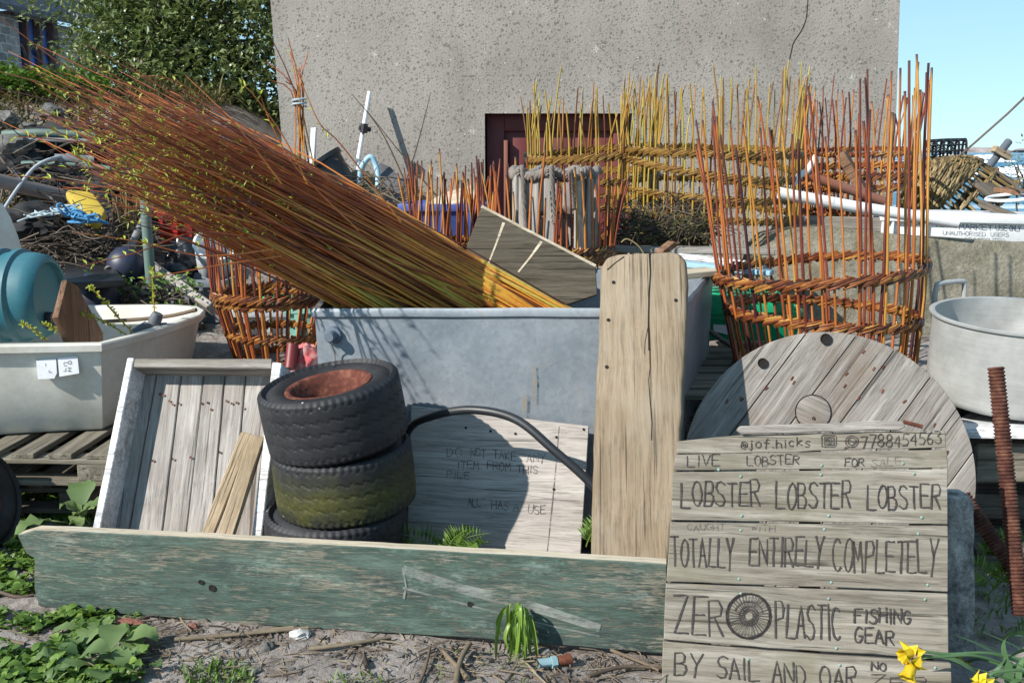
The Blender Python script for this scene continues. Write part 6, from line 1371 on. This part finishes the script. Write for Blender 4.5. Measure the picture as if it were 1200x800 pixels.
def broadleaf(lb, o, d, l, W, rv, droop=.35, seg=5):
    prev = None; side = d.cross(Vector((0, 0, 1))); side = side.normalized() if side.length > 1e-4 else Vector((1, 0, 0)); dr = droop * rnd.uniform(.6, 1.4); tw = rnd.gauss(0, .3)
    for i in range(seg + 1):
        t = i / seg; p = o + d * l * t + Vector((0, 0, -dr * l * t * t)); w = W * (math.sin(math.pi * (t * .93 + .04)) ** .75) * .5 * rnd.uniform(.85, 1.15); k = Vector((0, 0, .3 * w))
        q = [lb.av(p - side * w + k + Vector((0, 0, tw * w)), rv, t), lb.av(p, rv * .8, t), lb.av(p + side * w + k - Vector((0, 0, tw * w)), rv, t)]
        if prev: lb.af(prev[0], prev[1], q[1], q[0]); lb.af(prev[1], prev[2], q[2], q[1])
        prev = q
def weeds(name, x0, x1, y0, y1, n, L, W, mat, label, dens=None, blade=False):
    b = MB()
    for k in range(n):
        px, py = rnd.uniform(x0, x1), rnd.uniform(y0, y1)
        if dens and rnd.random() > dens(px, py): continue
        c = G(px, py); c.z = ground_h(c.x, c.y) + .005
        if blade: b.blade(c, Vector((rnd.gauss(0, .45), rnd.gauss(0, .45), 1)), rnd.uniform(.5, 1.2) * L, W, rnd.random(), rnd.uniform(.1, .8), 4)
        else:
            sz = rnd.choice((.7, .9, 1.2, 1.9)); a0 = rnd.random() * 6; nl = rnd.randint(3, 6)
            for j in range(nl):
                a_ = a0 + 6.283 * j / nl + rnd.gauss(0, .3); broadleaf(b, c + Vector((0, 0, rnd.uniform(0, .02))), Vector((math.cos(a_), math.sin(a_), rnd.uniform(.15, 1.3))).normalized(), L * sz * rnd.uniform(.6, 1.2), W * sz * rnd.uniform(.8, 1.3), max(0, min(1, rnd.gauss(.5, .28))))
    return setp(b.build(name, mat, smooth=0 if blade else 180), label, kind='stuff')
patch = lambda px, py: (.95 if noise.noise(Vector((px * .022, py * .035, 3))) > -.12 + max(0, (px - 95) * .008) - .25 * ss(745, 800, py) else .03)
weeds('ground_weeds', -40, 165, 722, 830, 900, .027, .0135, L_WEED, 'bright green weeds covering the bottom left ground', patch); weeds('ground_weeds', -40, 48, 622, 700, 480, .025, .014, L_WEED, 'bright green weeds beside the end of the green plank', lambda px, py: .9 if noise.noise(Vector((px * .04, py * .05, 1))) > -.2 else .1)
weeds('grass_tufts', -40, 110, 575, 640, 500, .07, .005, L_WEED, 'thin grass in the shade under the pallets', None, True); weeds('grass_tufts', 195, 300, 775, 830, 620, .05, .005, L_WEED, 'grass tuft at the bottom left of the picture', lambda px, py: 1 if (px - 255) ** 2 / 40 ** 2 + (py - 803) ** 2 / 26 ** 2 < 1 else .04, True)
weeds('grass_tufts', 480, 640, 765, 815, 260, .03, .003, L_WEED, 'sparse grass blades below the green plank', lambda px, py: .9 if noise.noise(Vector((px * .05, py * .06, 9))) > .1 else .1, True); weeds('grass_tufts', 385, 450, 792, 840, 120, .04, .004, L_WEED, 'grass blades at the bottom edge', None, True)
weeds('grass_tufts', 1120, 1260, 640, 760, 420, .06, .006, L_WEED, 'weeds in the shade behind the daffodils', None, True); weeds('ground_weeds', -60, 220, 560, 615, 260, .04, .02, L_WEED, 'shaded weeds below the dinghy')
# fern by the notice board
def fern(label, px, py, Y, fronds, L):
    c = P(px, py, Y); T = thing('fern', label, 'fern', c)
    for k in range(fronds):
        a = rnd.uniform(-.2, 3.4) if fronds > 2 else rnd.uniform(0, 3); d = Vector((math.cos(a), -.35, rnd.uniform(1.0, 1.9))).normalized(); l = L * rnd.uniform(.7, 1.1); b = MB(); n = 16; pts = []
        for i in range(n + 1):
            t = i / n; pts.append(c + d * l * t + Vector((math.cos(a) * .25 * l * t * t, 0, -.32 * l * t * t)))
        b.tube(pts, [.0028 - .002 * i / n for i in range(n + 1)], 4, .8)
        for i in range(3, n):
            t = i / n; w = l * .30 * math.sin(math.pi * min(1, t * .80 + .22)); tg = (pts[i + 1] - pts[i]).normalized(); sd = tg.cross(Vector((0, -1, .2))).normalized()
            for s in (-1, 1):
                e = (sd * s + tg * .45 + Vector((0, 0, rnd.gauss(0, .12)))).normalized(); b.leaf(pts[i], e, Vector((0, -1, .3)), w * rnd.uniform(.8, 1.1), w * .17, rnd.random(), curl=rnd.uniform(.05, .35))
        b.build('frond', L_FERN, T, smooth=0)
fern('green fern growing between the tyre stack and the notice board', 520, 650, 3.47, 3, .27); fern('small fern in the shade behind the rusty bars', 1165, 690, 3.2, 4, .22); fern('tiny fern at the right edge of the notice board', 687, 640, 3.42, 3, .2)
fern('fern sprig growing beside the granite post', 1148, 655, 3.25, 3, .2)
# drooping lime clump hanging on the plank
c = P(607, 709, 2.985); T = thing('lime_plant', 'limp lime green leaf clump hanging down the front of the green plank', 'plant', P(606, 770, 2.98)); b = MB()
for k in range(34):
    a = rnd.gauss(0, .6); ln = rnd.uniform(.07, .175); o = c + Vector((a * .012, -.004, rnd.uniform(-.05, .008))); out_ = rnd.uniform(.02, .06)
    pts = [o, o + Vector((a * .02, -out_ * .7, .004)), o + Vector((a * .032 + rnd.gauss(0, .005), -out_, -ln * .45)), o + Vector((a * .034 + rnd.gauss(0, .012), -out_ * rnd.uniform(.5, 1.1), -ln))]
    pp = catmull(pts, 5); n = len(pp); prev = None; rv = rnd.random(); W_ = rnd.uniform(.005, .0095); yaw = rnd.uniform(-.8, .8); sx = Vector((math.cos(yaw), math.sin(yaw), 0))
    for i, p in enumerate(pp):
        t = i / (n - 1); w = W_ * (.35 + .65 * math.sin(math.pi * min(1, t * .95 + .05))) * (1 if t < .85 else (1 - t) / .15 + .05); q = [b.av(p - sx * w - Vector((0, w * .4, 0)), rv), b.av(p, rv * .7), b.av(p + sx * w - Vector((0, w * .4, 0)), rv)]
        if prev: b.af(prev[0], prev[1], q[1], q[0]); b.af(prev[1], prev[2], q[2], q[1])
        prev = q
b.build('leaves', L_LIME, T, smooth=180); b = MB(); b.tube([c + Vector((0, .002, .004)), c + Vector((0, -.03, -.002))], .006, 6, .5); b.build('stalk', L_LIME, T)
# daffodils
def daffodil(label, head, face, stem, size=.032, group='daffodils'):
    T = thing('daffodil', label, 'flower', stem[0], group); b = MB(); b.tube(catmull(stem + [head - face * size * .8], 6), .0042, 7, .6); b.build('stem', L_DAFF, T)
    f = face.normalized(); u = f.orthogonal().normalized(); v = f.cross(u)
    b = MB()
    for k in range(6):
        a = 2 * math.pi * k / 6 + rnd.gauss(0, .15); d = u * math.cos(a) + v * math.sin(a); b.leaf(head - f * size * .1, d * .9 - f * rnd.uniform(-.1, .8), f, size * rnd.uniform(.9, 1.25), size * .85, rnd.random(), curl=rnd.uniform(-.2, .4))
    b.build('petals', PETAL, T, smooth=0)
    b = MB(); M = Matrix(((u.x, v.x, f.x, head.x), (u.y, v.y, f.y, head.y), (u.z, v.z, f.z, head.z), (0, 0, 0, 1)))
    n = 28; rings = []
    for (rr, z) in ((.008, -.004), (.012, .004), (.0125, .016), (.0145, .024), (.018, .029)):
        rings.append([b.av(M @ Vector(((rr * (1 + (.16 * math.sin(7 * 2 * math.pi * j / n) if z > .02 else 0))) * math.cos(2 * math.pi * j / n) * size / .032, (rr * (1 + (.16 * math.sin(7 * 2 * math.pi * j / n) if z > .02 else 0))) * math.sin(2 * math.pi * j / n) * size / .032, z * size / .032)), .2) for j in range(n)])
    for A_, B_ in zip(rings, rings[1:]):
        for j in range(n): b.af(A_[j], A_[(j + 1) % n], B_[(j + 1) % n], B_[j])
    b.af(*reversed(rings[0])); b.build('trumpet', PETAL, T, smooth=180)
    b = MB(); b.ico(head - f * size * .75, size * .28, 2, .2, 3); b.build('ovary', HUSK if group else L_DAFF, T)
root = G(1225, 850); root.z = .02
daffodil('upper yellow daffodil head drooping left over the lobster sign', P(1068, 765, 2.52), Vector((-.9, -.35, -.1)), [root, P(1215, 790, 2.6), P(1165, 766, 2.55), P(1110, 766, 2.53)], .035); daffodil('lower yellow daffodil head hanging below the upper one by the lobster sign', P(1068, 780, 2.5), Vector((-.45, -.5, -.75)), [root + Vector((.02, -.02, 0)), P(1205, 795, 2.58), P(1150, 769, 2.54), P(1100, 769, 2.52)], .040)
daffodil('shaded yellow daffodil behind the sign edge', P(1128, 784, 2.9), Vector((-.3, -.9, -.2)), [root + Vector((-.1, .2, 0)), P(1180, 785, 2.86), P(1150, 772, 2.88)], .034); daffodil('yellow daffodil head cut by the bottom right edge', P(1146, 803, 2.42), Vector((-.8, -.4, -.4)), [root + Vector((0, -.08, 0)), P(1210, 792, 2.46), P(1170, 787, 2.44)], .040)
T = thing('daffodil_clump', 'clump of long green daffodil leaves at the bottom right', 'plant', root); b = MB()
for k in range(38):
    o = root + Vector((rnd.uniform(-.12, .25), rnd.uniform(-.12, .14), -.01)); d = Vector((rnd.gauss(-.7, .55), rnd.gauss(0, .28), 1)); b.blade(o, d, rnd.uniform(.28, .5), .030, rnd.random(), rnd.uniform(.2, .75), 9)
for q in ([(1185, 850), (1182, 790), (1176, 752), (1196, 741), (1240, 748)], [(1150, 820), (1175, 775), (1215, 758), (1260, 765)], [(1190, 840), (1195, 780), (1215, 750)]):
    pp = catmull([P(a, c_, 2.55) for a, c_ in q], 6); prev = None; rv = rnd.random()
    for i, p in enumerate(pp):
        w = .016 * (1 - .75 * (i / len(pp)) ** 2); s = Vector((.5, -.2, .6)).normalized() if i < 8 else Vector((.1, -.5, .8)).normalized(); qv = (b.av(p - s * w, rv), b.av(p + s * w, rv))
        if prev: b.af(prev[0], prev[1], qv[1], qv[0])
        prev = qv
b.build('leaves', L_DAFF, T, smooth=180)
# litter
b = MB()
for k in range(1500):
    px = rnd.uniform(-20, 800); py = rnd.triangular(715, 830, 740) if rnd.random() < .75 else rnd.uniform(700, 830)
    c = G(px, py)
    lim = pA.y + (pB.y - pA.y) * (c.x - pA.x) / (pB.x - pA.x) - .015
    if c.y > lim and px > 40: continue
    a = rnd.uniform(0, 6.28); l = rnd.choice([rnd.uniform(.01, .035), rnd.uniform(.02, .11)]); d = Vector((math.cos(a), math.sin(a), rnd.gauss(0, .12))); z = .004 + rnd.random() * .012; p = Vector((c.x, c.y, ground_h(c.x, c.y) + z))
    b.tube([p, p + d * l * .5 + Vector((rnd.gauss(0, .004), rnd.gauss(0, .004), .002)), p + d * l], rnd.uniform(.0008, .0034), 4, rnd.random())
setp(b.build('twig_litter', BRUSH, smooth=60), 'broken twigs and bark scattered over the bare soil', kind='stuff')
b = MB()
for k in range(420):
    c = G(rnd.uniform(-20, 800), rnd.uniform(715, 830)); lim = pA.y + (pB.y - pA.y) * (c.x - pA.x) / (pB.x - pA.x) - .02
    if c.y > lim: continue
    b.ico((c.x, c.y, .004), rnd.uniform(.003, .011), 1, .3, 2, sc=(1.3, 1, .6))
setp(b.build('gravel', ROCK, smooth=40), 'small pebbles scattered over the bare soil', kind='stuff')
def gp_(px, py, z=.012): 
    c = G(px, py); return Vector((c.x, c.y, z))
for q, r_, lab in (([(205, 754), (280, 748), (362, 742)], .0075, 'long straight brown stick lying below the green plank at left'), ([(362, 765), (410, 762), (458, 752)], .008, 'brown stick lying below the middle of the green plank'), ([(490, 808), (498, 790), (505, 762)], .006, 'thin brown stick pointing at the green plank'), ([(534, 806), (540, 780), (551, 760)], .010, 'dark brown stick leaning up to the green plank near the lime leaves'), ([(548, 800), (530, 780), (517, 765)], .009, 'crooked brown stick crossing the dark stick near the lime leaves'), ([(30, 795 - 35), (-10, 750)], .006, 'stick in the weeds at bottom left'), ([(300, 745), (345, 742)], .008, 'short stick close under the plank left of the pale stone'), ([(0, 700), (22, 704), (40, 702)], .007, 'dark stick beside the sawn end of the green plank'), ([(716, 768), (752, 784), (772, 792)], .006, 'thin stick at the foot of the lobster sign'), ([(690, 800), (730, 788), (778, 790)], .007, 'brown stick lying left of the lobster sign'), ([(426, 772), (430, 786)], .009, 'stubby stick below the crossing sticks')):
    pts = [gp_(a, c_, .012 + rnd.random() * .012) for a, c_ in q]; b = MB(); pp = catmull(pts, 5) if len(pts) > 2 else pts; b.tube(pp, [r_ * (1 - .3 * i / len(pp)) for i in range(len(pp))], 7, rnd.random()); setp(b.build('fallen_stick', BRUSH, smooth=60), lab, 'stick', 'sticks lying on the soil')
for px, py, rr, mat, sc, lab in ((352, 748, .026, PALEROCK, (1.3, .9, .7), 'white stone lying below the green plank'), (313, 764, .024, ROCK, (.9, .7, 1), 'grey brown stone left of the white stone'), (226, 738, .016, BRICK, (1, .6, 1.1), 'small red brick fragment upright below the green plank'), (146, 734, .03, BRICK, (1.9, .7, .4), 'flat red brick shard below the left end of the green plank'), (640, 768, .018, ROCK, (1.2, 1, .7), 'grey pebble under the lime leaves'), (300, 790, .017, ROCK, (1, 1, .7), 'grey pebble at the bottom edge of the picture'), (470, 770, .015, ROCK, (1.3, 1, .6), 'small pebble below the middle of the plank')):
    b = MB(); b.ico(gp_(px, py, rr * .5), rr, 3, .4, 1.9, sc=sc); setp(b.build('loose_stone', mat, smooth=35), lab, 'stone')
T = thing('rusty_fitting', 'pale blue and rusty pipe fitting lying on the soil by the sign', 'fitting', gp_(650, 782)); b = MB(); b.tube([gp_(631, 784, .02), gp_(648, 782, .02)], .014, 12); b.tube([gp_(646, 783, .02), gp_(652, 782, .02)], .019, 6); b.build('blue_end', m_plastic('pale_blue_paint', (.22, .36, .40), .6, .5), T)
b = MB(); b.tube([gp_(652, 782, .021), gp_(660, 781, .021), gp_(668, 779, .021)], [.013, .016, .019], 12); b.build('rusty_end', RUST, T)
